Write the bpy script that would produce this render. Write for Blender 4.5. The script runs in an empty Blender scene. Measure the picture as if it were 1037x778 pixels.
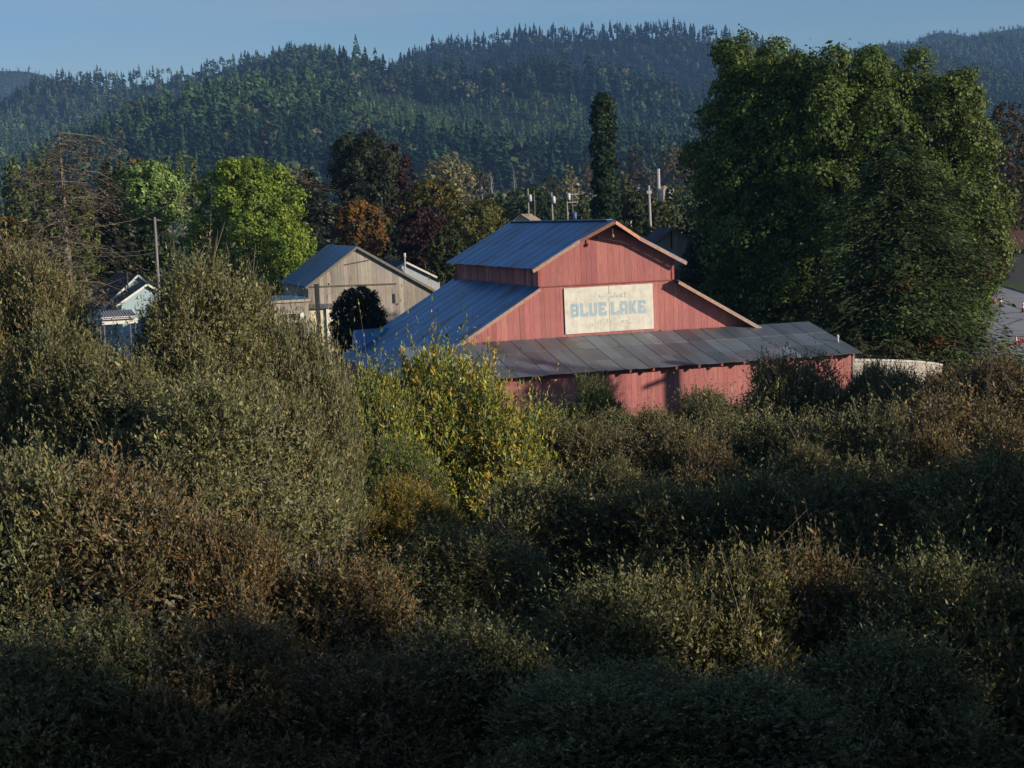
import bpy, bmesh, math, random
import numpy as np
from mathutils import Vector, Matrix

# ------------------------------------------------------------------ camera, sky, sun, exposure
SC = bpy.context.scene
COL = SC.collection
PW, PH = 1037.0, 778.0                     # pixel frame the measurements were taken in
FPX, PITCH, ROLL, CAMH = 1710.2, 0.103, 0.0407, 12.5
cp, sp = math.cos(PITCH), math.sin(PITCH)
cr, sr = math.cos(ROLL), math.sin(ROLL)

cam_d = bpy.data.cameras.new("camera")
cam = bpy.data.objects.new("camera", cam_d)
COL.objects.link(cam)
cam_d.sensor_width = 36.0
cam_d.sensor_fit = 'HORIZONTAL'
cam_d.lens = 36.0 * FPX / PW
cam_d.clip_start, cam_d.clip_end = 0.5, 30000.0
_R, _U, _F = Vector((1, 0, 0)), Vector((0, sp, cp)), Vector((0, cp, -sp))
_r = cr * _R - sr * _U
_u = sr * _R + cr * _U
m = Matrix.Identity(4)
for i in range(3):
    m[i][0], m[i][1], m[i][2] = _r[i], _u[i], -_F[i]
m[2][3] = CAMH
cam.matrix_world = m
SC.camera = cam

SUN_EL, SUN_AZ = math.radians(16.0), math.radians(62.0)      # azimuth measured from behind the camera to its right
SUN = Vector((math.cos(SUN_EL) * math.sin(SUN_AZ), -math.cos(SUN_EL) * math.cos(SUN_AZ), math.sin(SUN_EL)))
EXPOSURE = 0.12
world = bpy.data.worlds.new("World")
SC.world = world
world.use_nodes = True
nt = world.node_tree
nt.nodes.clear()
w_out = nt.nodes.new("ShaderNodeOutputWorld")
w_bg = nt.nodes.new("ShaderNodeBackground")
w_bg.inputs["Strength"].default_value = 0.095
w_sky = nt.nodes.new("ShaderNodeTexSky")
w_sky.sky_type = 'NISHITA'
w_sky.sun_disc = False
w_sky.sun_elevation = SUN_EL
w_sky.sun_rotation = math.atan2(SUN.x, SUN.y)
w_sky.altitude = 0
w_sky.air_density = 1.0
w_sky.dust_density = 0.0
w_sky.ozone_density = 4.5
# faint cirrus in the sky itself
w_tc = nt.nodes.new("ShaderNodeTexCoord")
w_mp = nt.nodes.new("ShaderNodeMapping")
w_mp.inputs["Scale"].default_value = (2.2, 2.2, 26.0)
w_mp.inputs["Rotation"].default_value = (0.0, 0.06, 0.3)
w_ns = nt.nodes.new("ShaderNodeTexNoise")
w_ns.inputs["Scale"].default_value = 1.6
w_ns.inputs["Detail"].default_value = 5.0
w_rp = nt.nodes.new("ShaderNodeValToRGB")
w_rp.color_ramp.elements[0].position = 0.44
w_rp.color_ramp.elements[0].color = (0, 0, 0, 1)
w_rp.color_ramp.elements[1].position = 0.74
w_rp.color_ramp.elements[1].color = (0.30, 0.30, 0.30, 1)
w_mx = nt.nodes.new("ShaderNodeMixRGB")
w_mx.inputs["Color2"].default_value = (4.6, 4.6, 5.0, 1)
L = nt.links.new
L(w_tc.outputs["Generated"], w_mp.inputs["Vector"])
L(w_mp.outputs["Vector"], w_ns.inputs["Vector"])
L(w_ns.outputs["Fac"], w_rp.inputs["Fac"])
L(w_rp.outputs["Color"], w_mx.inputs["Fac"])
L(w_sky.outputs["Color"], w_mx.inputs["Color1"])
L(w_mx.outputs["Color"], w_bg.inputs["Color"])
L(w_bg.outputs["Background"], w_out.inputs["Surface"])

sun_d = bpy.data.lights.new("sun", 'SUN')
sun_d.energy = 5.0
sun_d.angle = math.radians(0.5)
sun_d.color = (1.0, 0.86, 0.68)
sun_o = bpy.data.objects.new("sun", sun_d)
COL.objects.link(sun_o)
sun_o.rotation_euler = SUN.to_track_quat('Z', 'Y').to_euler()

SC.view_settings.view_transform = 'Standard'
SC.view_settings.look = 'None'
SC.view_settings.exposure = EXPOSURE
SC.view_settings.gamma = 1.0
SC.view_settings.use_curve_mapping = False
SC.render.engine = 'CYCLES'
SC.cycles.max_bounces = 5
SC.cycles.diffuse_bounces = 1
SC.cycles.glossy_bounces = 2
SC.cycles.transmission_bounces = 3
SC.cycles.volume_bounces = 0
SC.cycles.transparent_max_bounces = 6
SC.cycles.use_denoising = True
SC.cycles.volume_step_rate = 8.0

# ------------------------------------------------------------------ measuring helpers
def ray(px, py):
    dx, dy = px - PW / 2, py - PH / 2
    x = (dx * cr - dy * sr) / FPX
    u = -(dx * sr + dy * cr) / FPX
    return Vector((x, cp + u * sp, -sp + u * cp))

def at(px, py, Y):
    d = ray(px, py)
    return Vector((0, 0, CAMH)) + d * (Y / d.y)

def ground_at(px, py, z=0.0):
    d = ray(px, py)
    return Vector((0, 0, CAMH)) + d * ((z - CAMH) / d.z)

def mpp(Y):
    return Y / FPX

def rng_of(seed):
    return np.random.default_rng(seed)

def vnoise(x, y, seed=0):
    """smooth value noise in [-1, 1] for numpy arrays"""
    xi, yi = np.floor(x), np.floor(y)
    fx, fy = x - xi, y - yi
    fx, fy = fx * fx * (3 - 2 * fx), fy * fy * (3 - 2 * fy)
    def h(a, b):
        n = np.sin(a * 127.1 + b * 311.7 + seed * 74.7) * 43758.5453
        return (n - np.floor(n)) * 2 - 1
    return (h(xi, yi) * (1 - fx) + h(xi + 1, yi) * fx) * (1 - fy) + (h(xi, yi + 1) * (1 - fx) + h(xi + 1, yi + 1) * fx) * fy

def fbm(x, y, seed=0, oct=4):
    s, a = 0, 1.0
    for k in range(oct):
        s = s + a * vnoise(x * 2 ** k, y * 2 ** k, seed + k)
        a *= 0.5
    return s / 1.9

# ------------------------------------------------------------------ object helpers
def tag(o, label=None, cat=None, group=None, kind=None):
    if label: o["label"] = label
    if cat: o["category"] = cat
    if group: o["group"] = group
    if kind: o["kind"] = kind
    return o

def empty(name, loc, rz=0.0, label=None, cat=None, group=None):
    o = bpy.data.objects.new(name, None)
    o.empty_display_size = 0.5
    COL.objects.link(o)
    o.location = loc
    o.rotation_euler = (0, 0, rz)
    return tag(o, label, cat, group)

def link_mesh(name, me, mat, parent=None):
    if mat is not None and len(me.materials) == 0:
        me.materials.append(mat)
    o = bpy.data.objects.new(name, me)
    COL.objects.link(o)
    if parent is not None:
        o.parent = parent
    return o

class MB:
    """collects polygons with a colour each and links them as one mesh"""
    def __init__(self):
        self.v, self.f, self.c, self.s = [], [], [], []

    def poly(self, pts, col=(1, 1, 1), smooth=False):
        n = len(self.v)
        self.v.extend([tuple(p) for p in pts])
        self.f.append(list(range(n, n + len(pts))))
        self.c.append(col)
        self.s.append(smooth)

    def hexa(self, a, b, col=(1, 1, 1)):
        """solid between two matching loops of points (a = one side, b = other side)"""
        n = len(a)
        self.poly(a[::-1], col)
        self.poly(b, col)
        for i in range(n):
            j = (i + 1) % n
            self.poly([a[i], a[j], b[j], b[i]], col)

    def box(self, x0, x1, y0, y1, z0, z1, col=(1, 1, 1)):
        a = [(x0, y0, z0), (x1, y0, z0), (x1, y1, z0), (x0, y1, z0)]
        b = [(x0, y0, z1), (x1, y0, z1), (x1, y1, z1), (x0, y1, z1)]
        self.hexa(a, b, col)

    def beam(self, p, q, w, h, col=(1, 1, 1), up=(0, 0, 1)):
        """rectangular bar from p to q; w across, h along up"""
        p, q = Vector(p), Vector(q)
        d = (q - p).normalized()
        s = d.cross(Vector(up))
        if s.length < 1e-4:
            s = d.cross(Vector((0, 1, 0)))
        s.normalize()
        t = s.cross(d).normalized()
        o = [s * (w / 2) + t * (h / 2), -s * (w / 2) + t * (h / 2), -s * (w / 2) - t * (h / 2), s * (w / 2) - t * (h / 2)]
        self.hexa([p + k for k in o], [q + k for k in o], col)

    def tube(self, pts, rad, n=8, col=(1, 1, 1), cap=True):
        pts = [Vector(p) for p in pts]
        rings = []
        for i, p in enumerate(pts):
            d = (pts[min(i + 1, len(pts) - 1)] - pts[max(i - 1, 0)])
            if d.length < 1e-6:
                d = Vector((0, 0, 1))
            d.normalize()
            s = d.cross(Vector((0.31, 0.95, 0.1)))
            s.normalize()
            t = d.cross(s)
            rings.append([p + (s * math.cos(2 * math.pi * k / n) + t * math.sin(2 * math.pi * k / n)) * rad[i] for k in range(n)])
        base = len(self.v)
        for r in rings:
            self.v.extend([tuple(q) for q in r])
        for i in range(len(rings) - 1):
            for k in range(n):
                j = (k + 1) % n
                self.f.append([base + i * n + k, base + i * n + j, base + (i + 1) * n + j, base + (i + 1) * n + k])
                self.c.append(col)
                self.s.append(True)
        if cap:
            self.f.append([base + k for k in range(n)][::-1]); self.c.append(col); self.s.append(False)
            e = base + (len(rings) - 1) * n
            self.f.append([e + k for k in range(n)]); self.c.append(col); self.s.append(False)

    def mesh(self, name):
        me = bpy.data.meshes.new(name)
        me.from_pydata(self.v, [], self.f)
        at_ = me.attributes.new("col", 'FLOAT_COLOR', 'FACE')
        c = np.ones((len(self.f), 4), np.float32)
        if self.c:
            c[:, :3] = np.array(self.c, np.float32).reshape(-1, 3)
        at_.data.foreach_set("color", c.ravel())
        me.polygons.foreach_set("use_smooth", np.array(self.s, dtype=bool))
        me.update()
        return me

    def build(self, name, mat, parent=None):
        return link_mesh(name, self.mesh(name), mat, parent)

def quads_mesh(name, V, C):
    """V (N,4,3) quads, C (N,3) colours"""
    N = len(V)
    me = bpy.data.meshes.new(name)
    me.vertices.add(N * 4)
    me.vertices.foreach_set("co", np.ascontiguousarray(V, dtype=np.float32).ravel())
    me.loops.add(N * 4)
    me.loops.foreach_set("vertex_index", np.arange(N * 4, dtype=np.int32))
    me.polygons.add(N)
    me.polygons.foreach_set("loop_start", np.arange(0, N * 4, 4, dtype=np.int32))
    a = me.attributes.new("col", 'FLOAT_COLOR', 'FACE')
    c = np.ones((N, 4), np.float32)
    c[:, :3] = C
    a.data.foreach_set("color", c.ravel())
    me.update(calc_edges=True)
    me.validate()
    return me

# ------------------------------------------------------------------ materials
def new_mat(name):
    mt = bpy.data.materials.new(name)
    mt.use_nodes = True
    t = mt.node_tree
    t.nodes.clear()
    out = t.nodes.new("ShaderNodeOutputMaterial")
    return mt, t, out

def principled(t, out, **kw):
    b = t.nodes.new("ShaderNodeBsdfPrincipled")
    for k, v in kw.items():
        b.inputs[k].default_value = v
    t.links.new(b.outputs["BSDF"], out.inputs["Surface"])
    return b

def noise_node(t, scale, detail=4.0, vec=None, rough=0.55):
    n = t.nodes.new("ShaderNodeTexNoise")
    n.inputs["Scale"].default_value = scale
    n.inputs["Detail"].default_value = detail
    n.inputs["Roughness"].default_value = rough
    if vec is not None:
        t.links.new(vec, n.inputs["Vector"])
    return n

def mapped(t, scale, kind="Object"):
    tc = t.nodes.new("ShaderNodeTexCoord")
    mp = t.nodes.new("ShaderNodeMapping")
    mp.inputs["Scale"].default_value = scale
    t.links.new(tc.outputs[kind], mp.inputs["Vector"])
    return mp.outputs["Vector"]

def ramp(t, fac, stops):
    r = t.nodes.new("ShaderNodeValToRGB")
    e = r.color_ramp.elements
    while len(e) < len(stops):
        e.new(0.5)
    for i, (p, c) in enumerate(stops):
        e[i].position = p
        e[i].color = (c[0], c[1], c[2], 1)
    t.links.new(fac, r.inputs["Fac"])
    return r.outputs["Color"]

def mix(t, a, b, fac, mode='MIX'):
    x = t.nodes.new("ShaderNodeMixRGB")
    x.blend_type = mode
    for sock, val in (("Fac", fac), ("Color1", a), ("Color2", b)):
        if isinstance(val, (int, float)):
            x.inputs[sock].default_value = val
        elif isinstance(val, tuple):
            x.inputs[sock].default_value = (val[0], val[1], val[2], 1)
        else:
            t.links.new(val, x.inputs[sock])
    return x.outputs["Color"]

def attr_col(t):
    a = t.nodes.new("ShaderNodeAttribute")
    a.attribute_name = "col"
    return a.outputs["Color"]

def bump(t, b, height, strength=0.4, dist=0.02):
    n = t.nodes.new("ShaderNodeBump")
    n.inputs["Strength"].default_value = strength
    n.inputs["Distance"].default_value = dist
    t.links.new(height, n.inputs["Height"])
    t.links.new(n.outputs["Normal"], b.inputs["Normal"])

def leaf_material(name, trans=0.22, rough=0.55, back=None, spec=0.15):
    mt, t, out = new_mat(name)
    col = attr_col(t)
    oi = t.nodes.new("ShaderNodeObjectInfo")
    col = mix(t, col, oi.outputs["Color"], 1.0, 'MULTIPLY')
    front = col
    if back is not None:                              # leaves with a paler underside
        g = t.nodes.new("ShaderNodeNewGeometry")
        under = mix(t, col, back, 0.5)
        front = mix(t, col, under, g.outputs["Backfacing"])
    b = t.nodes.new("ShaderNodeBsdfPrincipled")
    b.inputs["Roughness"].default_value = rough
    b.inputs["Specular IOR Level"].default_value = spec
    t.links.new(front, b.inputs["Base Color"])
    tr = t.nodes.new("ShaderNodeBsdfTranslucent")
    t.links.new(mix(t, col, (1.25, 1.15, 0.6), 1.0, 'MULTIPLY'), tr.inputs["Color"])
    ms = t.nodes.new("ShaderNodeMixShader")
    ms.inputs["Fac"].default_value = trans
    t.links.new(b.outputs["BSDF"], ms.inputs[1])
    t.links.new(tr.outputs["BSDF"], ms.inputs[2])
    t.links.new(ms.outputs["Shader"], out.inputs["Surface"])
    return mt

M = {}
M["leaf"] = leaf_material("tree_leaves")
M["willow_leaf"] = leaf_material("willow_leaves", trans=0.14, rough=0.5, back=(0.22, 0.23, 0.17), spec=0.15)
M["needle"] = leaf_material("conifer_needles", trans=0.08, rough=0.6)
M["forest"] = leaf_material("hill_forest", trans=0.0, rough=0.8, spec=0.1)

def attr_material(name, rough=0.8, noise=(1, 1, 1), amount=0.25, spec=0.3, bump_s=0.0, metallic=0.0, nscale=4.0):
    """per-face colour with stretched grain of its own"""
    mt, t, out = new_mat(name)
    b = principled(t, out, Roughness=rough, Metallic=metallic)
    b.inputs["Specular IOR Level"].default_value = spec
    vec = mapped(t, noise)
    n = noise_node(t, nscale, 5.0, vec)
    g = ramp(t, n.outputs["Fac"], [(0.25, (1 - amount,) * 3), (0.75, (1 + amount * 0.6,) * 3)])
    t.links.new(mix(t, attr_col(t), g, 1.0, 'MULTIPLY'), b.inputs["Base Color"])
    if bump_s:
        bump(t, b, n.outputs["Fac"], bump_s, 0.02)
    return mt

M["bark"] = attr_material("bark", 0.9, (3, 3, 0.6), 0.45, 0.1, 0.5, nscale=5)
M["plain"] = attr_material("painted_surface", 0.6, (1, 1, 1), 0.15)
M["wood_pole"] = attr_material("weathered_pole", 0.85, (6, 6, 0.4), 0.35, 0.2, 0.4)
M["trim"] = attr_material("weathered_trim", 0.8, (2, 2, 2), 0.3)
M["concrete"] = attr_material("old_concrete", 0.9, (1, 1, 1.0), 0.4, 0.2, 0.3, nscale=1.4)
M["glass"] = attr_material("dark_glass", 0.08, (1, 1, 1), 0.05, 0.5)
M["carpaint"] = attr_material("car_paint", 0.25, (1, 1, 1), 0.05, 0.5)

def wall_material(name, paint, worn, worn_amount=0.58):
    """vertical boards: per-board colour from the mesh, long grain, flaking, knot holes"""
    mt, t, out = new_mat(name)
    b = principled(t, out, Roughness=0.85)
    b.inputs["Specular IOR Level"].default_value = 0.15
    grain = noise_node(t, 3.0, 6.0, mapped(t, (9, 9, 0.7)), 0.65)
    flake = noise_node(t, 1.0, 6.0, mapped(t, (2.2, 2.2, 0.55)), 0.7)
    cloudy = noise_node(t, 0.35, 3.0, mapped(t, (1, 1, 1)))
    base = mix(t, attr_col(t), paint, 1.0, 'MULTIPLY')
    g = ramp(t, grain.outputs["Fac"], [(0.3, (0.74, 0.72, 0.72)), (0.7, (1.14, 1.12, 1.12))])
    base = mix(t, base, g, 1.0, 'MULTIPLY')
    c2 = ramp(t, cloudy.outputs["Fac"], [(0.3, (0.84, 0.86, 0.88)), (0.7, (1.1, 1.1, 1.08))])
    base = mix(t, base, c2, 1.0, 'MULTIPLY')
    fm = ramp(t, flake.outputs["Fac"], [(worn_amount, (0, 0, 0)), (worn_amount + 0.12, (0.75, 0.75, 0.75))])
    base = mix(t, base, worn, fm)
    vo = t.nodes.new("ShaderNodeTexVoronoi")
    vo.inputs["Scale"].default_value = 0.75
    t.links.new(mapped(t, (1, 1, 0.9)), vo.inputs["Vector"])
    kn = ramp(t, vo.outputs["Distance"], [(0.045, (1, 1, 1)), (0.065, (0, 0, 0))])
    base = mix(t, base, (0.015, 0.01, 0.01), kn)
    t.links.new(base, b.inputs["Base Color"])
    bump(t, b, grain.outputs["Fac"], 0.35, 0.015)
    return mt

M["red_wall"] = wall_material("faded_red_boards", (0.42, 0.165, 0.155), (0.40, 0.26, 0.215))
M["grey_wall"] = wall_material("weathered_grey_boards", (0.345, 0.315, 0.27), (0.17, 0.14, 0.115), 0.54)

def tin_material(name, tint=(0.09, 0.23, 0.42), rust=(0.10, 0.045, 0.035), rust_at=0.60, axis_scale=(0.5, 5.0, 0.5), metallic=0.55, rough=0.42):
    """galvanised sheet: per-sheet tone, rust running down the slope"""
    mt, t, out = new_mat(name)
    b = principled(t, out, Metallic=metallic, Roughness=rough)
    streak = noise_node(t, 1.0, 6.0, mapped(t, axis_scale), 0.7)
    blot = noise_node(t, 0.5, 4.0, mapped(t, (1, 1, 1)), 0.6)
    base = mix(t, attr_col(t), tint, 1.0, 'MULTIPLY')
    g = ramp(t, streak.outputs["Fac"], [(0.3, (0.78, 0.8, 0.82)), (0.7, (1.12, 1.1, 1.08))])
    base = mix(t, base, g, 1.0, 'MULTIPLY')
    ad = t.nodes.new("ShaderNodeMath"); ad.operation = 'ADD'
    t.links.new(streak.outputs["Fac"], ad.inputs[0])
    t.links.new(blot.outputs["Fac"], ad.inputs[1])
    hf = t.nodes.new("ShaderNodeMath"); hf.operation = 'MULTIPLY'
    hf.inputs[1].default_value = 0.5
    t.links.new(ad.outputs[0], hf.inputs[0])
    rm = ramp(t, hf.outputs[0], [(rust_at - 0.04, (0, 0, 0)), (rust_at + 0.05, (0.9, 0.85, 0.85))])
    base = mix(t, base, rust, rm)
    t.links.new(base, b.inputs["Base Color"])
    rr = t.nodes.new("ShaderNodeMapRange")
    rr.inputs["To Min"].default_value = metallic
    rr.inputs["To Max"].default_value = 0.05
    t.links.new(rm, rr.inputs["Value"])
    t.links.new(rr.outputs["Result"], b.inputs["Metallic"])
    bump(t, b, streak.outputs["Fac"], 0.15, 0.01)
    return mt

M["tin_sky_blue"] = tin_material("galvanised_roof", rust=(0.085, 0.05, 0.055), rust_at=0.555)  # default tint puts the sky's blue reflection into the base colour
M["tin_shed"] = tin_material("rusty_patched_roof", (0.15, 0.175, 0.20), (0.14, 0.075, 0.05), 0.575, (3.0, 0.6, 0.6), 0.35, 0.5)
M["shingle"] = attr_material("dark_shingles", 0.8, (1, 1, 1), 0.35, 0.3, 0.3, nscale=9)

def sign_material():
    mt, t, out = new_mat("weathered_white_paint")
    b = principled(t, out, Roughness=0.8)
    n = noise_node(t, 2.2, 6.0, mapped(t, (1, 1, 1)), 0.7)
    s = noise_node(t, 1.6, 4.0, mapped(t, (7, 7, 0.5)), 0.6)
    c = ramp(t, n.outputs["Fac"], [(0.28, (0.53, 0.49, 0.40)), (0.55, (0.68, 0.66, 0.58)), (0.8, (0.74, 0.72, 0.66))])
    c2 = ramp(t, s.outputs["Fac"], [(0.3, (0.86, 0.85, 0.83)), (0.6, (1, 1, 1))])
    t.links.new(mix(t, c, c2, 1.0, 'MULTIPLY'), b.inputs["Base Color"])
    return mt
M["sign"] = sign_material()

def letter_material(name, ink, ground, keep):
    """faded sign paint: the ink worn through to the board in patches"""
    mt, t, out = new_mat(name)
    b = principled(t, out, Roughness=0.8)
    n = noise_node(t, 5.0, 6.0, mapped(t, (1, 1, 1)), 0.75)
    f = ramp(t, n.outputs["Fac"], [(keep, (0, 0, 0)), (keep + 0.08, (1, 1, 1))])
    t.links.new(mix(t, ink, ground, f), b.inputs["Base Color"])
    return mt
M["letter"] = letter_material("faded_blue_lettering", (0.34, 0.45, 0.52), (0.62, 0.60, 0.52), 0.585)
M["letter_faint"] = letter_material("almost_gone_lettering", (0.42, 0.45, 0.46), (0.70, 0.66, 0.55), 0.47)

def ground_material():
    mt, t, out = new_mat("ground_soil_and_grass")
    b = principled(t, out, Roughness=0.95)
    b.inputs["Specular IOR Level"].default_value = 0.1
    n = noise_node(t, 0.06, 6.0, mapped(t, (1, 1, 1)), 0.6)
    f = noise_node(t, 1.3, 5.0, mapped(t, (1, 1, 1)), 0.7)
    c = ramp(t, n.outputs["Fac"], [(0.3, (0.035, 0.042, 0.018)), (0.52, (0.055, 0.062, 0.025)), (0.72, (0.085, 0.075, 0.04))])
    g = ramp(t, f.outputs["Fac"], [(0.3, (0.6, 0.6, 0.6)), (0.7, (1.25, 1.25, 1.25))])
    t.links.new(mix(t, c, g, 1.0, 'MULTIPLY'), b.inputs["Base Color"])
    bump(t, b, f.outputs["Fac"], 0.6, 0.1)
    return mt
M["ground"] = ground_material()

def asphalt_material():
    mt, t, out = new_mat("grey_asphalt")
    b = principled(t, out, Roughness=0.9)
    n = noise_node(t, 0.12, 5.0, mapped(t, (1, 1, 1)), 0.6)
    f = noise_node(t, 6.0, 4.0, mapped(t, (1, 1, 1)), 0.7)
    c = ramp(t, n.outputs["Fac"], [(0.3, (0.23, 0.23, 0.235)), (0.7, (0.33, 0.325, 0.32))])
    g = ramp(t, f.outputs["Fac"], [(0.3, (0.85, 0.85, 0.85)), (0.7, (1.12, 1.12, 1.12))])
    c = mix(t, c, g, 1.0, 'MULTIPLY')
    vo = t.nodes.new("ShaderNodeTexVoronoi")
    vo.feature = 'DISTANCE_TO_EDGE'
    vo.inputs["Scale"].default_value = 0.07
    t.links.new(mapped(t, (1, 1, 1)), vo.inputs["Vector"])
    k = ramp(t, vo.outputs["Distance"], [(0.004, (1, 1, 1)), (0.010, (0, 0, 0))])
    t.links.new(mix(t, c, (0.035, 0.035, 0.035), k), b.inputs["Base Color"])
    return mt
M["asphalt"] = asphalt_material()

def hill_material(name, a, b_, scale):
    mt, t, out = new_mat(name)
    b = principled(t, out, Roughness=0.95)
    b.inputs["Specular IOR Level"].default_value = 0.05
    n = noise_node(t, scale, 7.0, mapped(t, (1, 1, 1)), 0.7)
    t.links.new(ramp(t, n.outputs["Fac"], [(0.35, a), (0.65, b_)]), b.inputs["Base Color"])
    bump(t, b, n.outputs["Fac"], 0.8, 12.0)
    return mt
M["hill"] = hill_material("hill_undergrowth", (0.014, 0.026, 0.014), (0.035, 0.045, 0.02), 0.012)
M["far_hill"] = hill_material("far_wooded_hill", (0.02, 0.032, 0.02), (0.05, 0.06, 0.035), 0.008)

# ------------------------------------------------------------------ foliage builders
def unit(a):
    return a / np.maximum(np.linalg.norm(a, axis=-1, keepdims=True), 1e-6)

def leaf_quads(P, axis, normal, length, width):
    """rhombic leaves: P base point, axis towards the tip"""
    axis = unit(axis)
    side = unit(np.cross(normal, axis))
    l = np.asarray(length).reshape(-1, 1)
    w = np.asarray(width).reshape(-1, 1)
    V = np.empty((len(P), 4, 3), np.float32)
    V[:, 0] = P
    mid = P + axis * l * 0.45
    V[:, 1] = mid + side * w * 0.5
    V[:, 2] = P + axis * l
    V[:, 3] = mid - side * w * 0.5
    return V

def pick_cols(pal, n, r, weights=None, jitter=0.22):
    pal = np.array(pal, float)
    w = np.array(weights if weights else [1] * len(pal), float)
    idx = r.choice(len(pal), n, p=w / w.sum())
    c = pal[idx] * np.exp(r.normal(0, jitter, (n, 1)))
    return c

def profile(shape, h):
    h = np.clip(h, 0, 1)
    if shape == 'round':
        return np.sqrt(np.maximum(1 - (2 * h - 1) ** 2, 0)) ** 0.85
    if shape == 'dome':
        return np.sqrt(np.maximum(1 - h ** 2.4, 0))
    if shape == 'egg':                                   # widest low, tapering up
        return np.minimum(1, (h / 0.3) ** 0.6 + 0.15) * np.sqrt(np.maximum(1 - np.maximum((h - 0.3) / 0.7, 0) ** 2, 0)) ** 0.9
    if shape == 'giant':                                 # broad shouldered, leafy to the ground
        return np.minimum(1, 0.72 + h * 0.7) * np.sqrt(np.maximum(1 - np.maximum((h - 0.42) / 0.58, 0) ** 2.2, 0)) ** 0.9
    if shape == 'flame':
        return np.minimum(1, (h / 0.25) ** 0.7 + 0.1) * np.maximum(1 - np.maximum((h - 0.25) / 0.75, 0) ** 1.6, 0) ** 0.75
    if shape == 'column':
        return np.minimum(1, (h / 0.06) ** 0.5 + 0.3) * (1 - 0.25 * h) * np.minimum(1, np.maximum((1 - h) / 0.05, 0)) ** 0.5
    if shape == 'cone':
        return (1 - h) ** 0.85
    return np.ones_like(h)

def make_lobes(shape, R, H, n, r, size=0.34):
    h = np.linspace(0.06, 0.93, n) + r.normal(0, 0.03, n)
    p = profile(shape, h)
    ang = np.arange(n) * 2.39996 + r.uniform(0, 6.28) + r.normal(0, 0.35, n)
    rad = R * size * r.uniform(0.7, 1.25, n) * (0.35 + 0.65 * p)
    rad = np.minimum(rad, H * 0.25)
    rr = np.maximum(R * p * r.uniform(0.85, 1.07, n) - rad, 0)
    c = np.stack([np.cos(ang) * rr, np.sin(ang) * rr, h * H], 1)
    c[:, 2] = np.minimum(c[:, 2], H - rad * r.uniform(0.85, 1.15, n))
    k = max(3, n // 4)                                   # inner lobes that close the middle
    hc = np.linspace(0.2, 0.8, k)
    cc = np.stack([r.normal(0, 0.08 * R, k), r.normal(0, 0.08 * R, k), hc * H], 1)
    rc = R * 0.55 * profile(shape, hc)
    rc = np.minimum(rc, H * 0.3)
    return np.vstack([c, cc]), np.concatenate([rad, rc])

def lobe_leaves(C, Rd, N, r, clump, per, leaf, width, pal, weights=None, up=0.25, cl_jit=0.22, lf_jit=0.2, droop=0.0, cols_by_clump=0.6):
    Mc = max(8, int(N / per * 1.9))
    idx = r.choice(len(C), Mc, p=Rd ** 2 / (Rd ** 2).sum())
    d = unit(r.normal(0, 1, (Mc, 3)) + np.array([0, 0, up]))
    depth = 1 - np.abs(r.normal(0, 0.16, Mc))
    P = C[idx] + d * (Rd[idx] * depth)[:, None]
    dist = np.linalg.norm(P[:, None, :] - C[None], axis=2) / Rd[None]
    dist[np.arange(Mc), idx] = 9
    inside = dist.min(1) < 0.80
    keep = (~inside) | (r.random(Mc) < 0.10)
    P, d = P[keep], d[keep]
    Mc = len(P)
    csz = clump * np.exp(r.normal(0, 0.3, Mc))
    ccol = pick_cols(pal, Mc, r, weights, cl_jit)
    k = max(1, int(N / max(Mc, 1)))
    ci = np.repeat(np.arange(Mc), k)
    n = len(ci)
    e = unit(r.normal(0, 1, (n, 3)) + 0.7 * d[ci])
    pos = P[ci] + e * (csz[ci] * r.random(n) ** 0.45)[:, None]
    nor = unit(e * 0.6 + d[ci] * 0.55 + r.normal(0, 0.42, (n, 3)) + np.array([0, 0, 0.25]))
    ax = unit(np.cross(nor, r.normal(0, 1, (n, 3)))) + np.array([0, 0, -droop])
    own = pick_cols(pal, n, r, weights, lf_jit)
    mixc = np.where(r.random(n) < cols_by_clump, 1.0, 0.0)[:, None]
    col = ccol[ci] * mixc * np.exp(r.normal(0, lf_jit, (n, 1))) + own * (1 - mixc)
    s = leaf * np.exp(r.normal(0, 0.25, n))
    return leaf_quads(pos - ax * (s * 0.5)[:, None], ax, nor, s, s * width), col

def limb_mesh(name, H0, tips, r, base_r, col=(0.16, 0.13, 0.10), fork=0.35, mat=None, parent=None, n=7, lean=(0, 0)):
    """trunk from z=0 with limbs bending out to the given tips"""
    mb = MB()
    zf = max(0.3, H0)
    top = max([t[2] for t in tips]) if len(tips) else zf * 1.5
    pts, rad = [], []
    K = 8
    for i in range(K + 1):
        f = i / K
        pts.append((lean[0] * f + r.normal(0, 0.04) * base_r * 4 * f, lean[1] * f + r.normal(0, 0.04) * base_r * 4 * f, f * top * 0.82 - 0.15))
        rad.append(base_r * (1.25 if i == 0 else 1.0) * (1 - 0.85 * f))
    mb.tube(pts, rad, n + 1, col)
    for tp in tips:
        z0 = min(zf + (tp[2] - zf) * r.uniform(0.1, fork), top * 0.75)
        z0 = max(z0, zf * 0.7)
        a = np.array([lean[0] * z0 / top, lean[1] * z0 / top, z0])
        b = np.array(tp)
        midp = a * 0.5 + b * 0.5 + np.array([r.normal(0, 0.1), r.normal(0, 0.1), -0.08]) * np.linalg.norm(b - a)
        q1 = a * 0.3 + midp * 0.7
        rb = base_r * 0.42 * (1 - 0.5 * z0 / top)
        mb.tube([a, q1, midp * 0.5 + b * 0.5, b], [rb, rb * 0.75, rb * 0.45, rb * 0.15], 5, col, cap=False)
    return mb.build(name, mat or M["bark"], parent)

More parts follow.
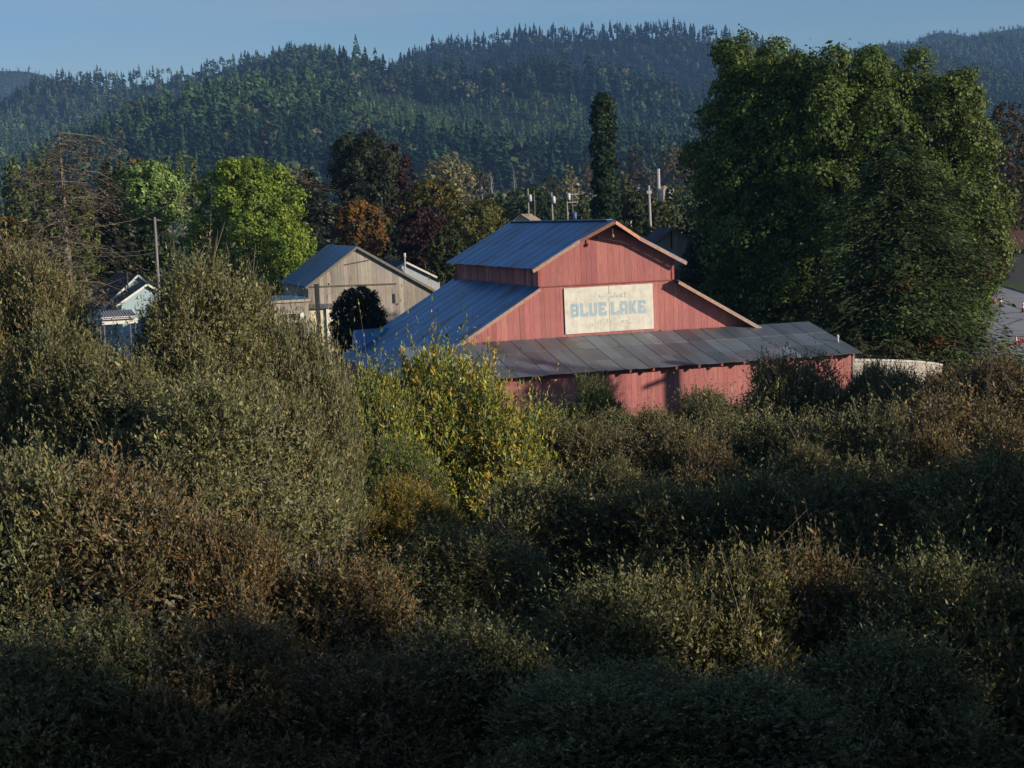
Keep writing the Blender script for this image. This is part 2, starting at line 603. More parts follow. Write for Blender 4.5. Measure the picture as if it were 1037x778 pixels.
def tree(name, label, cat, px, ytop, ybase, hw, Y, shape, pal, N, leaf=0.3, width=0.62, weights=None, group=None,
         lobes=26, size=0.34, clump=None, per=22, seed=1, up=0.25, trunk_col=(0.13, 0.105, 0.08), trunk_r=None,
         mat="leaf", lean_base=None, squash=1.0, cl_jit=0.3, extra=None):
    """a tree whose crown spans the measured outline at its own distance; stands on the ground"""
    r = rng_of(seed)
    top = at(px, ytop, Y)
    bot = at(px, ybase, Y)
    zb = max(0.25, bot.z)
    R = hw * mpp(Y)
    H = top.z - zb
    root = empty(name, (top.x, Y, 0), 0, label, cat, group)
    C, Rd = make_lobes(shape, R, H, lobes, r, size)
    if extra is not None:
        C = np.vstack([C, extra[:, :3] * np.array([R, R, H])]); Rd = np.concatenate([Rd, extra[:, 3] * R])
    C[:, 1] *= squash
    V, col = lobe_leaves(C, Rd, N, r, clump or R * 0.085, per, leaf, width, pal, weights, up, cl_jit)
    V[:, :, 2] += zb
    link_mesh("crown", quads_mesh(name + "_crown", V, col), M[mat], root)
    sel = r.choice(len(C), min(10, len(C)), replace=False)
    tips = [(C[i, 0] * 0.8, C[i, 1] * 0.8, C[i, 2] * 0.92 + zb) for i in sel]
    limb_mesh("trunk", zb + H * 0.12, tips, r, trunk_r or max(0.12, R * 0.06), trunk_col, parent=root)
    return root

def conifer(name, label, px, ytop, ybase, hw, Y, pal, seed=1, whorls=26, per=9, spray=0.5, droop=0.35, weights=None,
            group=None, cat="tree", dens=1.0, top_frac=0.04, power=0.8, trunk_col=(0.15, 0.10, 0.075), irregular=0.25, quads_per=26, branch=0.018):
    r = rng_of(seed)
    top = at(px, ytop, Y)
    bot = at(px, ybase, Y)
    zb = max(0.3, bot.z)
    R = hw * mpp(Y)
    H = top.z
    root = empty(name, (top.x, Y, 0), 0, label, cat, group)
    mb = MB()
    mb.tube([(0, 0, -0.15), (0.02, 0, H * 0.4), (0, 0.02, H * 0.75), (0, 0, H)], [R * 0.11, R * 0.075, R * 0.04, 0.02], 8, trunk_col)
    Vs, Cs = [], []
    for i in range(whorls):
        f = i / (whorls - 1)
        z = zb + (H - zb) * (f ** 0.92) * 0.985
        rr = R * max((1 - f) ** power, top_frac)
        for k in range(per):
            a = r.uniform(0, 6.283)
            ln = rr * max(0.25, 1 + r.normal(0, irregular))
            o = np.array([math.cos(a), math.sin(a), 0])
            dz = -droop * ln * (r.uniform(0.5, 1.3) if irregular < 0.45 else r.uniform(-0.9, 1.7))
            zz = z + r.normal(0, 0.4 * (H - zb) / whorls)
            tip = o * ln + np.array([0, 0, zz + dz])
            mb.tube([(0, 0, zz), tuple(o * ln * 0.55 + np.array([-o[1], o[0], 0]) * ln * r.normal(0, 0.25 * irregular) + np.array([0, 0, zz + dz * 0.3])), tuple(tip)],
                    [R * branch, R * branch * 0.6, R * branch * 0.2], 3, trunk_col, cap=False)
            n = max(4, int(quads_per * dens * (0.35 + 0.65 * ln / R)))
            s = r.random(n) ** 0.6
            pos = o * (s * ln)[:, None] + np.array([0, 0, 1]) * (zz + dz * s ** 1.6)[:, None]
            sid = np.array([-o[1], o[0], 0])
            pos = pos + sid * (r.normal(0, 0.16, n) * s * ln)[:, None] + np.array([0, 0, 1]) * (r.normal(0, 0.07, n) * ln + r.uniform(-.2, .2, n) * (H - zb) / whorls)[:, None]
            ax = unit(o * 0.8 + sid * r.normal(0, 0.75, n)[:, None] + np.array([0, 0, -0.25]) + r.normal(0, 0.22, (n, 3)))
            nor = unit(np.array([0, 0, 1.0]) + r.normal(0, 0.4, (n, 3)) + o * 0.25)
            L_ = spray * np.exp(r.normal(0, 0.25, n)) * (0.55 + 0.45 * ln / R)
            Vs.append(leaf_quads(pos, ax, nor, L_, L_ * 0.30))
            Cs.append(pick_cols(pal, 1, r, weights, 0.2) * np.exp(r.normal(0, 0.15, (n, 1))))
    mb.build("trunk", M["bark"], root)
    link_mesh("crown", quads_mesh(name + "_crown", np.vstack(Vs), np.vstack(Cs)), M["needle"], root)
    return root

def bare_tree(name, label, px, ytop, hw, Y, seed=1, col=(0.30, 0.28, 0.25), twig_pal=None, twigs=0, depth=4, spread=0.7, lenf=0.34, group=None, up=0.25, leaf=0.3, base_r=None, z_clear=0.35):
    r = rng_of(seed)
    top = at(px, ytop, Y)
    H = top.z
    R = hw * mpp(Y)
    root = empty(name, (top.x, Y, 0), 0, label, "tree", group)
    mb = MB()
    ends = []
    br = base_r or H * 0.022
    def grow(p, d, ln, rad, lev):
        p = np.array(p, float); d = unit(np.array(d, float))
        q = p + d * ln * 0.5 + r.normal(0, 0.05, 3) * ln
        e = p + d * ln + r.normal(0, 0.07, 3) * ln
        mb.tube([p, q, e], [rad, rad * 0.85, rad * 0.62], 5 if lev < 2 else 4, col, cap=False)
        ends.append((q, e, d, lev))
        if lev >= depth:
            return
        nb = 3 if lev < 2 else int(r.integers(2, 4))
        for k in range(nb):
            nd = unit(d + r.normal(0, spread, 3) + np.array([0, 0, up]))
            grow(q if (k == nb - 1) else e, nd, ln * r.uniform(0.6, 0.85), rad * 0.58, lev + 1)
    mb.tube([(0, 0, -0.15), (0, 0, H * z_clear)], [br * 1.3, br], 7, col)
    grow((0, 0, H * z_clear), (0, 0, 1), H * lenf, br, 0)
    v = np.array(mb.v)
    # bring the skeleton into the measured height and spread
    zmax = v[:, 2].max()
    sx = R / max(np.percentile(np.abs(v[:, 0]), 99), 0.1)
    S = np.array([sx, sx, H / zmax])
    mb.v = [tuple(p) for p in v * S]
    mb.build("trunk", M["bark"], root)
    if twigs:
        hi = [e for e in ends if e[3] >= depth - 1]
        n = twigs
        ii = r.integers(0, len(hi), n)
        base = np.array([hi[i][1] if r.random() < 0.6 else hi[i][0] for i in ii]) * S
        ax = unit(r.normal(0, 1, (n, 3)) + np.array([0, 0, 0.1]))
        pos = base + r.normal(0, 1, (n, 3)) * R * 0.05
        V = leaf_quads(pos, ax, r.normal(0, 1, (n, 3)), leaf * np.exp(r.normal(0, .3, n)), leaf * 0.28)
        link_mesh("crown", quads_mesh(name + "_crown", V, pick_cols(twig_pal, n, r)), M["leaf"], root)
    return root

# ------------------------------------------------------------------ the ground, lot and verge
gm = MB()
xs = [-2900, -1200, -300, -80, 0, 80, 300, 1200, 2900]
ys = [-20, 20, 60, 120, 220, 500, 1200, 3000, 5450]
for i in range(len(xs) - 1):
    for j in range(len(ys) - 1):
        gm.poly([(xs[i], ys[j], 0), (xs[i + 1], ys[j], 0), (xs[i + 1], ys[j + 1], 0), (xs[i], ys[j + 1], 0)])
g = gm.build("ground", M["ground"]); tag(g, kind="structure")

am = MB()
lot = [ground_at(940, 362), ground_at(1100, 366), ground_at(1100, 280), ground_at(1010, 283), ground_at(996, 300), ground_at(985, 318), ground_at(955, 335)]
am.poly([(p.x, p.y, 0.004) for p in lot])
o = am.build("parking_lot", M["asphalt"]); tag(o, kind="structure")
vm = MB()
vg = [ground_at(1008, 288), ground_at(1048, 300), ground_at(1060, 281), ground_at(1003, 280)]
bmv = [(p.x, p.y, 0.008) for p in vg]
vm.hexa(bmv, [(p[0], p[1], 0.13) for p in bmv], (0.075, 0.10, 0.03))
o = vm.build("grass_verge", M["plain"]); tag(o, kind="structure")

# ------------------------------------------------------------------ hills
def hill(name, sil, D0, D1, seed, spur=0.16, mat="hill", back=1.35, nx=170, ny=46, wob=(260.0, 900.0), kind="structure", tree_h=0.0, z0=0.0, power=1.0):
    px = np.array([s[0] for s in sil], float); py = np.array([s[1] for s in sil], float)
    P = [at(a, b, D1) for a, b in zip(px, py)]
    X = np.array([p.x for p in P]); Z = np.array([p.z for p in P]) - tree_h
    gx = np.linspace(X[0], X[-1], nx)
    def height(x, y):
        zr = np.interp(x, X, Z)
        t = (y - D0) / (D1 - D0)
        tt = np.clip(t, 0, 1)
        base = tt ** power if power != 1 else (0.35 * tt + 0.65 * tt * tt * (3 - 2 * tt))
        sp_ = fbm(x / wob[0] + 0.35 * fbm(x / 700, y / 700, seed + 9), y / wob[1], seed)
        fine = fbm(x / 90.0, y / 110.0, seed + 5) * 0.18
        env = np.clip(4 * tt * (1.03 - tt), 0, 1)
        z = zr * base * (1 + (spur * np.minimum(sp_ * 1.3 - 0.45, 0.12) + spur * 0.35 * fine) * 1.7 * env)
        bk = np.clip((t - 1) / (back - 1 + 1e-6), 0, 1)
        return np.where(t > 1, zr * (1 - 0.8 * bk), z) - np.where(t <= 0.001, 3.0, 0)
    gy = np.concatenate([np.linspace(D0, D1, ny), np.linspace(D1 + (D1 - D0) * 0.06, D0 + (D1 - D0) * back, 6)])
    XX, YY = np.meshgrid(gx, gy)
    ZZ = height(XX, YY)
    V = np.stack([XX, YY, ZZ], 2).reshape(-1, 3)
    me = bpy.data.meshes.new(name)
    f = []
    for j in range(len(gy) - 1):
        for i in range(nx - 1):
            a = j * nx + i
            f.append((a, a + 1, a + nx + 1, a + nx))
    me.from_pydata([tuple(v) for v in V], [], f)
    me.polygons.foreach_set("use_smooth", np.ones(len(f), dtype=bool))
    o = link_mesh(name, me, M[mat]); tag(o, kind=kind)
    return height, X[0], X[-1], D0, D1

S1 = [(-120, 190), (-40, 186), (40, 178), (90, 168), (130, 150), (175, 124), (230, 96), (262, 71), (300, 65), (340, 65), (362, 59), (390, 74), (430, 76), (480, 74), (520, 70), (560, 68), (610, 74), (660, 88), (700, 104), (760, 122), (850, 140), (960, 165), (1080, 180)]
S2 = [(-160, 134), (-60, 122), (0, 108), (30, 85), (60, 76), (105, 77), (118, 82), (135, 77), (190, 73), (240, 62), (290, 56), (330, 60), (400, 84), (500, 120), (600, 150)]
S3 = [(260, 147), (330, 97), (395, 73), (420, 56), (440, 46), (470, 42), (500, 39), (520, 34), (560, 33), (600, 31), (640, 27), (680, 26), (710, 32), (750, 38), (800, 53), (860, 69), (920, 93), (1000, 137)]
S4 = [(700, 130), (760, 106), (830, 70), (895, 54), (930, 58), (970, 66), (1010, 74), (1060, 84), (1140, 96)]
S5 = [(860, 70), (910, 54), (940, 48), (985, 42), (1010, 40), (1040, 38), (1120, 36)]
S6 = [(830, 60), (880, 48), (905, 43), (925, 43), (938, 35), (950, 31), (965, 32), (985, 36), (1005, 30), (1025, 27), (1060, 27), (1120, 30)]
S7 = [(-200, 70), (-60, 66), (0, 70), (30, 70), (45, 74), (75, 87), (110, 103)]
H1 = hill("near_hill", S1, 1150, 2150, 3, 0.40, wob=(300.0, 1500.0), power=0.62)
H2 = hill("left_hill", S2, 1900, 2900, 8, 0.38, wob=(340.0, 1500.0), power=0.7)
H3 = hill("back_hill", S3, 2300, 3200, 14, 0.34, wob=(380.0, 1500.0))
H4 = hill("right_hill", S4, 1900, 2900, 21, 0.30, wob=(360.0, 1500.0))
H5 = hill("far_right_hill", S5, 3300, 4000, 27, 0.12, "far_hill")
H6 = hill("farthest_hill", S6, 4300, 5000, 31, 0.10, "far_hill")
H7 = hill("far_left_hill", S7, 4100, 4800, 37, 0.10, "far_hill")

def forest_protos(r):
    protos = []
    for k in range(6):                       # conifers of unit height
        n = 46
        f = np.sort(r.random(n)) ** 0.9
        rr = (0.19 + 0.06 * (k % 3)) * (1 - f) ** 0.8 + 0.012
        a = r.uniform(0, 6.283, n)
        o = np.stack([np.cos(a), np.sin(a), np.zeros(n)], 1)
        inner = np.stack([np.zeros(n), np.zeros(n), f + 0.05], 1)
        tip_ax = o * rr[:, None] * r.uniform(0.75, 1.25, n)[:, None] + np.array([0, 0, -0.10])
        nor = unit(o * 0.6 + np.array([0, 0, 0.9]) + r.normal(0, .25, (n, 3)))
        ln = np.linalg.norm(tip_ax, axis=1)
        protos.append(leaf_quads(inner, tip_ax, nor, ln, rr * 1.25 + 0.02))
    for k in range(3):                       # broadleaf crowns
        n = 46
        d = unit(r.normal(0, 1, (n, 3)) + np.array([0, 0, .3]))
        p = d * np.array([0.34, 0.34, 0.42]) * r.uniform(0.75, 1.05, (n, 1)) + np.array([0, 0, 0.55])
        nor = unit(d + r.normal(0, .35, (n, 3)))
        protos.append(leaf_quads(p, unit(np.cross(nor, r.normal(0, 1, (n, 3)))), nor, np.full(n, .30), np.full(n, .22)))
    return protos

def forest(name, Hh, n, seed, hmin, hmax, pal, pal2, broad=0.15, label=None, tmin=0.0, tmax=1.12, small=None, weights=None):
    r = rng_of(seed)
    height, x0, x1, D0, D1 = Hh
    protos = forest_protos(r)
    X = r.uniform(x0, x1, n)
    t = tmin + (tmax - tmin) * r.random(n) ** 0.85
    Y = D0 + (D1 - D0) * t
    # keep what falls inside the camera's horizontal field with a margin
    keep = np.abs(X / Y) < 0.42
    X, Y, t = X[keep], Y[keep], t[keep]
    patch = fbm(X / 220, Y / 260, seed + 3)
    h = (hmin + (hmax - hmin) * r.random(len(X)) ** 1.7) * (1 + 0.3 * patch)
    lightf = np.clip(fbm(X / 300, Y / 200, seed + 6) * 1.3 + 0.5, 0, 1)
    if small is not None:
        sm = small(X, Y, t)
        h = np.where(sm, h * 0.55, h)
        lightf = np.where(sm, 1.0, lightf)
    Z = height(X, Y) - 0.8
    n = len(X)
    isb = r.random(n) < broad * (1 - 0.5 * np.clip(patch, -1, 1))
    kind = np.where(isb, 6 + r.integers(0, 3, n), r.integers(0, 6, n))
    Vs, Cs = [], []
    for k in range(9):
        ii = np.where(kind == k)[0]
        if not len(ii): continue
        pr = protos[k]
        a = r.uniform(0, 6.283, len(ii))
        ca, sa = np.cos(a), np.sin(a)
        hh = h[ii] * (0.75 if k >= 6 else 1.0)
        Wd = hh * r.uniform(0.8, 1.25, len(ii))
        px_ = pr[None, :, :, 0] * ca[:, None, None] - pr[None, :, :, 1] * sa[:, None, None]
        py_ = pr[None, :, :, 0] * sa[:, None, None] + pr[None, :, :, 1] * ca[:, None, None]
        V = np.stack([px_ * Wd[:, None, None] + X[ii][:, None, None],
                      py_ * Wd[:, None, None] + Y[ii][:, None, None],
                      pr[None, :, :, 2] * hh[:, None, None] + Z[ii][:, None, None]], 3)
        nq = pr.shape[0]
        if k < 6:
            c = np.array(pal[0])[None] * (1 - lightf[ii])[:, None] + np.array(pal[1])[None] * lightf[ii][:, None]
        else:
            c = np.array(pal2)[r.integers(0, len(pal2), len(ii))]
        c = c * np.exp(r.normal(0, 0.28, (len(ii), 1)))
        c = np.repeat(c, nq, 0) * np.exp(r.normal(0, 0.10, (len(ii) * nq, 1)))
        Vs.append(V.reshape(-1, 4, 3)); Cs.append(c)
    o = link_mesh(name, quads_mesh(name, np.vstack(Vs), np.vstack(Cs)), M["forest"])
    tag(o, label, "forest", kind="stuff")
    return o

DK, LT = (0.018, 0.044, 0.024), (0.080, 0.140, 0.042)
BR = [(0.075, 0.10, 0.035), (0.085, 0.085, 0.035), (0.06, 0.09, 0.03), (0.07, 0.10, 0.04)]
def cleared(X, Y, t):
    q = X / Y
    return (q > -0.085) & (q < 0.06) & (t > 0.30) & (t < 0.93)
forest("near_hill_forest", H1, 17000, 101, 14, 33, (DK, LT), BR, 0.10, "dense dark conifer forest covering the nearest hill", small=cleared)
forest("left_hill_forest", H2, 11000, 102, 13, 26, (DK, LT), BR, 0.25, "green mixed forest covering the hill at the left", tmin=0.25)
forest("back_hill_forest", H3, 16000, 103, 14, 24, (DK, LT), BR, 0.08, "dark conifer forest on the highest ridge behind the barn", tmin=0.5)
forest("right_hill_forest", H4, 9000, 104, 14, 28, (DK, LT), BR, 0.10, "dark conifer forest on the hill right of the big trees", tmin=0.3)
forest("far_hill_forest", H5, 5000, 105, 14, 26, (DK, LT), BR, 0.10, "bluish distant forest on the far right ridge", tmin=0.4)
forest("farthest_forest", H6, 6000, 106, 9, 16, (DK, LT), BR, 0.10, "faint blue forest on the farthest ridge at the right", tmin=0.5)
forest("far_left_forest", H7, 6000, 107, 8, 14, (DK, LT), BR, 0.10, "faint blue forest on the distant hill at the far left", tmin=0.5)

# ------------------------------------------------------------------ planks and roofs
def planks(mb, u0, u1, z0, top, width, r, v=0.0, th=0.03, axis='u', tone=0.14, bottom_jit=0.0, flip=1):
    """vertical boards from u0 to u1 between z0 and the height function top(u); each board real, with its own tone and seat"""
    u = u0
    while u < u1 - 0.02:
        w = min(width * r.uniform(0.75, 1.25), u1 - u)
        a, b = u + 0.004, u + w - 0.004
        dv = r.uniform(0, 0.012) * flip
        zb = z0 + (r.uniform(-bottom_jit, bottom_jit) if bottom_jit else 0)
        k = math.exp(r.normal(0, tone))
        c = (k, k * r.uniform(0.95, 1.04), k * r.uniform(0.95, 1.05))
        mid = None
        ta, tb = top(a), top(b)
        loop = [(a, zb), (b, zb), (b, tb)]
        m_ = (a + b) / 2
        if top(m_) > (ta + tb) / 2 + 0.01:
            loop.append((0.0 if a < 0 < b else m_, top(0.0 if a < 0 < b else m_)))
        loop.append((a, ta))
        if min(ta, tb) > zb + 0.02:
            if axis == 'u':
                f_ = [(p, v - dv, q) for p, q in loop]; bk = [(p, v + th * flip, q) for p, q in loop]
            else:
                f_ = [(v - dv, p, q) for p, q in loop]; bk = [(v + th * flip, p, q) for p, q in loop]
            mb.hexa(bk, f_, c)
        u += w

def sheet_roof(mb, a0, a1, b0, b1, rows, sheet, r, th=0.02, tone=0.12, lift=0.012, warm=0.0, sag=0.0):
    """roof plane between the upper edge a0->a1 and the lower edge b0->b1 laid with overlapping sheets"""
    a0, a1, b0, b1 = map(Vector, (a0, a1, b0, b1))
    L_ = (a1 - a0).length
    n = max(1, int(round(L_ / sheet)))
    nrm = (a1 - a0).cross(b0 - a0).normalized()
    if nrm.z < 0: nrm = -nrm
    cuts = [0.0] + [(i + r.uniform(-0.22, 0.22)) / n for i in range(1, n)] + [1.0]
    for i in range(n):
        s0, s1 = cuts[i], cuts[i + 1]
        for j in range(rows):
            t0, t1 = j / rows, min(1.0, (j + 1) / rows + 0.02)
            if j == rows - 1: t1 = 1.0 + r.uniform(-0.002, 0.004)
            def P(s, t):
                return a0.lerp(a1, s).lerp(b0.lerp(b1, s), t) + Vector((0, 0, -sag * 4 * t * (1 - t) * math.sin(math.pi * s)))
            k = math.exp(r.normal(0, tone))
            c = (k * (1 + warm * r.uniform(-1, 1)), k, k * (1 - warm * r.uniform(-1, 1) * 0.6))
            h = lift * ((i % 2) + 0.5 * ((rows - j) % 2)) + r.uniform(0, 0.004)
            q = [P(s0, t0) + nrm * h, P(s1, t0) + nrm * h, P(s1, t1) + nrm * (h + 0.01), P(s0, t1) + nrm * (h + 0.01)]
            mb.hexa([p - nrm * th for p in q], q, c)

def paint(o, rgb):
    n = len(o.data.polygons)
    o.data.attributes["col"].data.foreach_set("color", np.tile(np.array([rgb[0], rgb[1], rgb[2], 1], np.float32), n))

# ------------------------------------------------------------------ the red barn
rb = random.Random(5); rn = rng_of(5)
YAW = 0.2949
BX, BY = 5.1371, 87.7515
barn = empty("red_barn", (BX, BY, 0), YAW, "faded red barn with blue-grey metal roofs and a painted white sign on its gable", "barn")
def barn_w(u, v, z):
    c, s = math.cos(YAW), math.sin(YAW)
    return Vector((BX + u * c - v * s, BY + u * s + v * c, z))
ZR, ZE, EA = 11.74, 9.43, 4.22
SL = (ZR - ZE) / EA
WN, LEN = 3.69, 16.0
ZT, S2, CW = 8.49, 0.586, 11.1
def rake_top(u): return ZR - SL * abs(u) - 0.12
def wing_top(u): return ZT - S2 * (abs(u) - WN) - 0.12
SEAM = 8.47
mb = MB()
planks(mb, -WN, WN, SEAM + 0.012, rake_top, 0.30, rn, tone=0.09)
up_wall = mb.build("gable_wall", M["red_wall"], barn)
mb = MB()
def low_top(u): return SEAM - 0.012 if abs(u) < WN + 0.01 else min(SEAM - 0.012, wing_top(u))
planks(mb, -10.9, -WN, 0.0, low_top, 0.30, rn, tone=0.09)
planks(mb, -WN, WN, 0.0, lambda u: SEAM - 0.012, 0.30, rn, tone=0.09)
planks(mb, WN, 10.9, 0.0, low_top, 0.30, rn, tone=0.09)
mb.build("front_wall", M["red_wall"], barn)
mb = MB()
planks(mb, 0.035, LEN, ZT - 0.25, lambda y: rake_top(WN) - 0.02, 0.28, rn, v=-WN + 0.005, axis='v', tone=0.2)
mb.build("clerestory_wall", M["red_wall"], barn)
mb = MB()
planks(mb, 0.035, LEN, ZT - 0.25, lambda y: rake_top(WN) - 0.02, 0.28, rn, v=WN - 0.005, axis='v', flip=-1)
mb.build("clerestory_wall", M["red_wall"], barn)
for sx in (-1, 1):
    mb = MB()
    planks(mb, 0.04, LEN, 0.0, lambda y: wing_top(10.85) - 0.04, 0.3, rn, v=sx * 10.88, axis='v', flip=-sx * -1)
    mb.build("side_wall", M["red_wall"], barn)
mb = MB()
planks(mb, -10.9, 10.9, 0.0, lambda u: rake_top(u) if abs(u) < WN else wing_top(u), 0.3, rn, v=LEN + 0.03)
mb.build("rear_wall", M["red_wall"], barn)
# main and wing roofs
FO, RO = 0.65, 0.5
for sx in (-1, 1):
    mb = MB()
    sheet_roof(mb, (0, -FO, ZR), (0, LEN + RO, ZR), (sx * EA, -FO, ZE), (sx * EA, LEN + RO, ZE), 2, 0.78, rn, tone=0.10)
    rf = mb.build("main_roof", M["tin_sky_blue"], barn)
    mb = MB()
    fo = 0.30 if sx < 0 else FO
    u1 = CW
    sheet_roof(mb, (sx * (WN + 0.02), -fo, ZT), (sx * (WN + 0.02), LEN + RO, ZT), (sx * u1, -fo, ZT - S2 * (u1 - WN)), (sx * u1, LEN + RO, ZT - S2 * (u1 - WN)), 2, 0.78, rn, tone=0.10)
    rf = mb.build("wing_roof", M["tin_sky_blue"], barn)
mb = MB()
mb.beam((0, -FO - 0.02, ZR + 0.03), (0, LEN + RO, ZR + 0.03), 0.34, 0.05, (0.9, 0.9, 0.9))
mb.build("ridge_cap", M["tin_sky_blue"], barn)
# rake boards
TR = (0.42, 0.26, 0.20)
for sx in (-1, 1):
    mb = MB()
    mb.beam((sx * 1.62, -FO - 0.025, ZR - SL * 1.62 - 0.115), (sx * EA, -FO - 0.025, ZE - 0.115), 0.05, 0.17, TR)
    mb.build("rake_board", M["trim"], barn)
    mb = MB()
    fo = 0.30 if sx < 0 else FO
    mb.beam((sx * (WN + 0.05), -fo - 0.025, ZT - 0.12), (sx * CW, -fo - 0.025, ZT - S2 * (CW - WN) - 0.12), 0.05, 0.17, TR)
    mb.build("rake_board", M["trim"], barn)
# hay hood: the ridge runs out into a small peak with a pulley under it
hood = MB()
ap = Vector((0, -FO - 0.85, ZR + 0.015))
for sx in (-1, 1):
    e = Vector((sx * 1.62, -FO, ZR - SL * 1.62 + 0.015))
    b = Vector((0, -FO, ZR + 0.015))
    q = [ap, b, e]
    hood.hexa([p + Vector((0, 0, -0.03)) for p in q], q, (0.9, 0.9, 0.9))
hh = hood.build("hay_hood", M["tin_sky_blue"], barn)
hb = MB()
for sx in (-1, 1):
    hb.beam((0.02 * sx, -FO - 0.87, ZR - 0.11), (sx * 1.62, -FO - 0.03, ZR - SL * 1.62 - 0.11), 0.05, 0.17, (0.50, 0.24, 0.15))
hb.build("hood_board", M["trim"], hh)
pb = MB()
pb.beam((0, -FO - 0.7, ZR - 0.22), (0, 0.0, ZR - 0.22), 0.12, 0.16, (0.16, 0.07, 0.05))
pb.beam((0, -FO - 0.45, ZR - 0.28), (0, -FO - 0.45, ZR - 0.75), 0.05, 0.05, (0.10, 0.06, 0.05))
pb.tube([(-0.05, -FO - 0.45, ZR - 0.8), (0.05, -FO - 0.45, ZR - 0.8)], [0.09, 0.09], 10, (0.35, 0.24, 0.10))
pb.build("hay_pulley", M["plain"], barn)
# rafters seen under the overhangs
for sx in (-1, 1):
    for k in range(4):
        mb = MB(); u = 1.9 + k * 0.62
        mb.box(sx * u - 0.04, sx * u + 0.04, -FO + 0.02, -0.02, ZR - SL * u - 0.17, ZR - SL * u - 0.06, (0.22, 0.09, 0.07))
        mb.build("lookout", M["trim"], barn)
tb = MB()
tb.box(-WN - 0.05, WN + 0.05, -0.055, -0.015, SEAM - 0.03, SEAM + 0.03, (0.22, 0.075, 0.065))
tb.build("wall_batten", M["trim"], barn)
for sx in (-1, 1):
    cb = MB()
    cb.box(sx * WN - 0.07, sx * WN + 0.07, -0.05, -0.014, SEAM + 0.04, rake_top(WN) - 0.05, (0.33, 0.10, 0.09))
    cb.build("corner_board", M["trim"], barn)
# the sign, on two panels, slightly proud of the boards
us, zs, hs = 0.0607, 8.3421, 2.3789
sg = MB()
sg.box(us - 2.45, us - 0.012, -0.075, -0.02, zs - hs, zs, (1, 1, 1))
sg.box(us + 0.012, us + 2.45, -0.072, -0.02, zs - hs + 0.01, zs + 0.005, (1, 1, 1))
sign = sg.build("sign_board", M["sign"], barn)
tag(sign, "weathered white board reading BLUE LAKE in faded blue letters")
GL = {
 'B': [(0, 0, .30, 1), (.30, 0, .82, .24), (.30, .40, .80, .60), (.30, .76, .80, 1), (.66, .10, .96, .50), (.66, .54, .93, .92)],
 'L': [(0, 0, .36, 1), (.36, 0, .98, .25), (.80, .25, .98, .33)],
 'U': [(0, .16, .34, 1), (.62, .16, .96, 1), (.12, 0, .84, .27)],
 'E': [(0, 0, .34, 1), (.34, 0, .96, .25), (.34, .39, .74, .61), (.34, .76, .92, 1), (.80, .22, .96, .34), (.78, .70, .92, .78)],
 'A': [(0, 0, .30, .80), (.66, 0, .96, .80), (.14, .74, .82, 1), (.30, .26, .66, .46)],
 'K': [(0, 0, .34, 1)],
}
def letters(text, u0, z0, w, h, gap, space, v=-0.079):
    mb = MB(); u = u0
    for ch in text:
        if ch == ' ':
            u += space; continue
        dz = 0.0012 * 0
        for q, (a, b, c, d) in enumerate(GL[ch]):
            vv = v - 0.0025 * q
            mb.box(u + a * w, u + c * w, vv, -0.071, z0 + b * h, z0 + d * h)
        if ch == 'K':
            for q, (s, e) in enumerate((((.30, .42), (.74, 1.0)), ((.36, .56), (.74, 0.0)))):
                x0, y0 = u + s[0] * w, z0 + s[1] * h; x1, y1 = u + e[0] * w, z0 + e[1] * h
                lw = .27 * w
                f_ = [(x0, y0 - .12 * h), (x0 + lw * .6, y0 - .12 * h if e[1] > .5 else y0 - .05 * h), (x1 + lw, y1), (x1, y1), (x0, y0 + .10 * h)]
                vv = v - 0.003 - 0.0025 * q
                if e[1] > .5:
                    loop = [(x0, y0 - .1 * h), (x0 + .16 * w, y0 - .1 * h), (x1 + .24 * w, y1), (x1 - .08 * w, y1), (x0, y0 + .16 * h)]
                else:
                    loop = [(x0, y0), (x0 + .02 * w, y0 - .3 * h), (x1 - .06 * w, y1), (x1 + .26 * w, y1), (x0 + .16 * w, y0 + .08 * h)]
                mb.hexa([(p, -0.071, z) for p, z in loop], [(p, vv, z) for p, z in loop])
        u += w * (1.0 if ch != 'L' else 0.98) + gap
    return mb
lm = letters("BLUE LAKE", us - 2.12, zs - 1.52, 0.465, 0.70, 0.045, 0.17)
lm.build("lettering", M["letter"], sign)
# the line above and the line below are nearly worn away: only broken strokes remain
fr = random.Random(11)
for (ua, ub, zz, hgt, n) in ((-0.95, 0.95, zs - 0.62, 0.26, 17), (-1.15, 1.2, zs - 2.02, 0.32, 15)):
    fb = MB()
    for k in range(n):
        u = us + ua + (ub - ua) * (k + fr.uniform(-.2, .2)) / n
        hh_ = hgt * fr.uniform(0.4, 1.0)
        sl = fr.uniform(-0.02, 0.10)
        vv = -0.0765 - 0.0007 * k
        fb.hexa([(u, -0.071, zz), (u + .055, -0.071, zz), (u + .055 + sl, -0.071, zz + hh_), (u + sl, -0.071, zz + hh_)],
                [(u, vv, zz), (u + .055, vv, zz), (u + .055 + sl, vv, zz + hh_), (u + sl, vv, zz + hh_)])
        if fr.random() < .5:
            z_ = zz + hh_ * fr.choice((0.0, .5, .85))
            fb.box(u + .06, u + .06 + fr.uniform(.03, .06), vv, -0.071, z_, z_ + .05)
    fb.build("lettering", M["letter_faint"], sign)
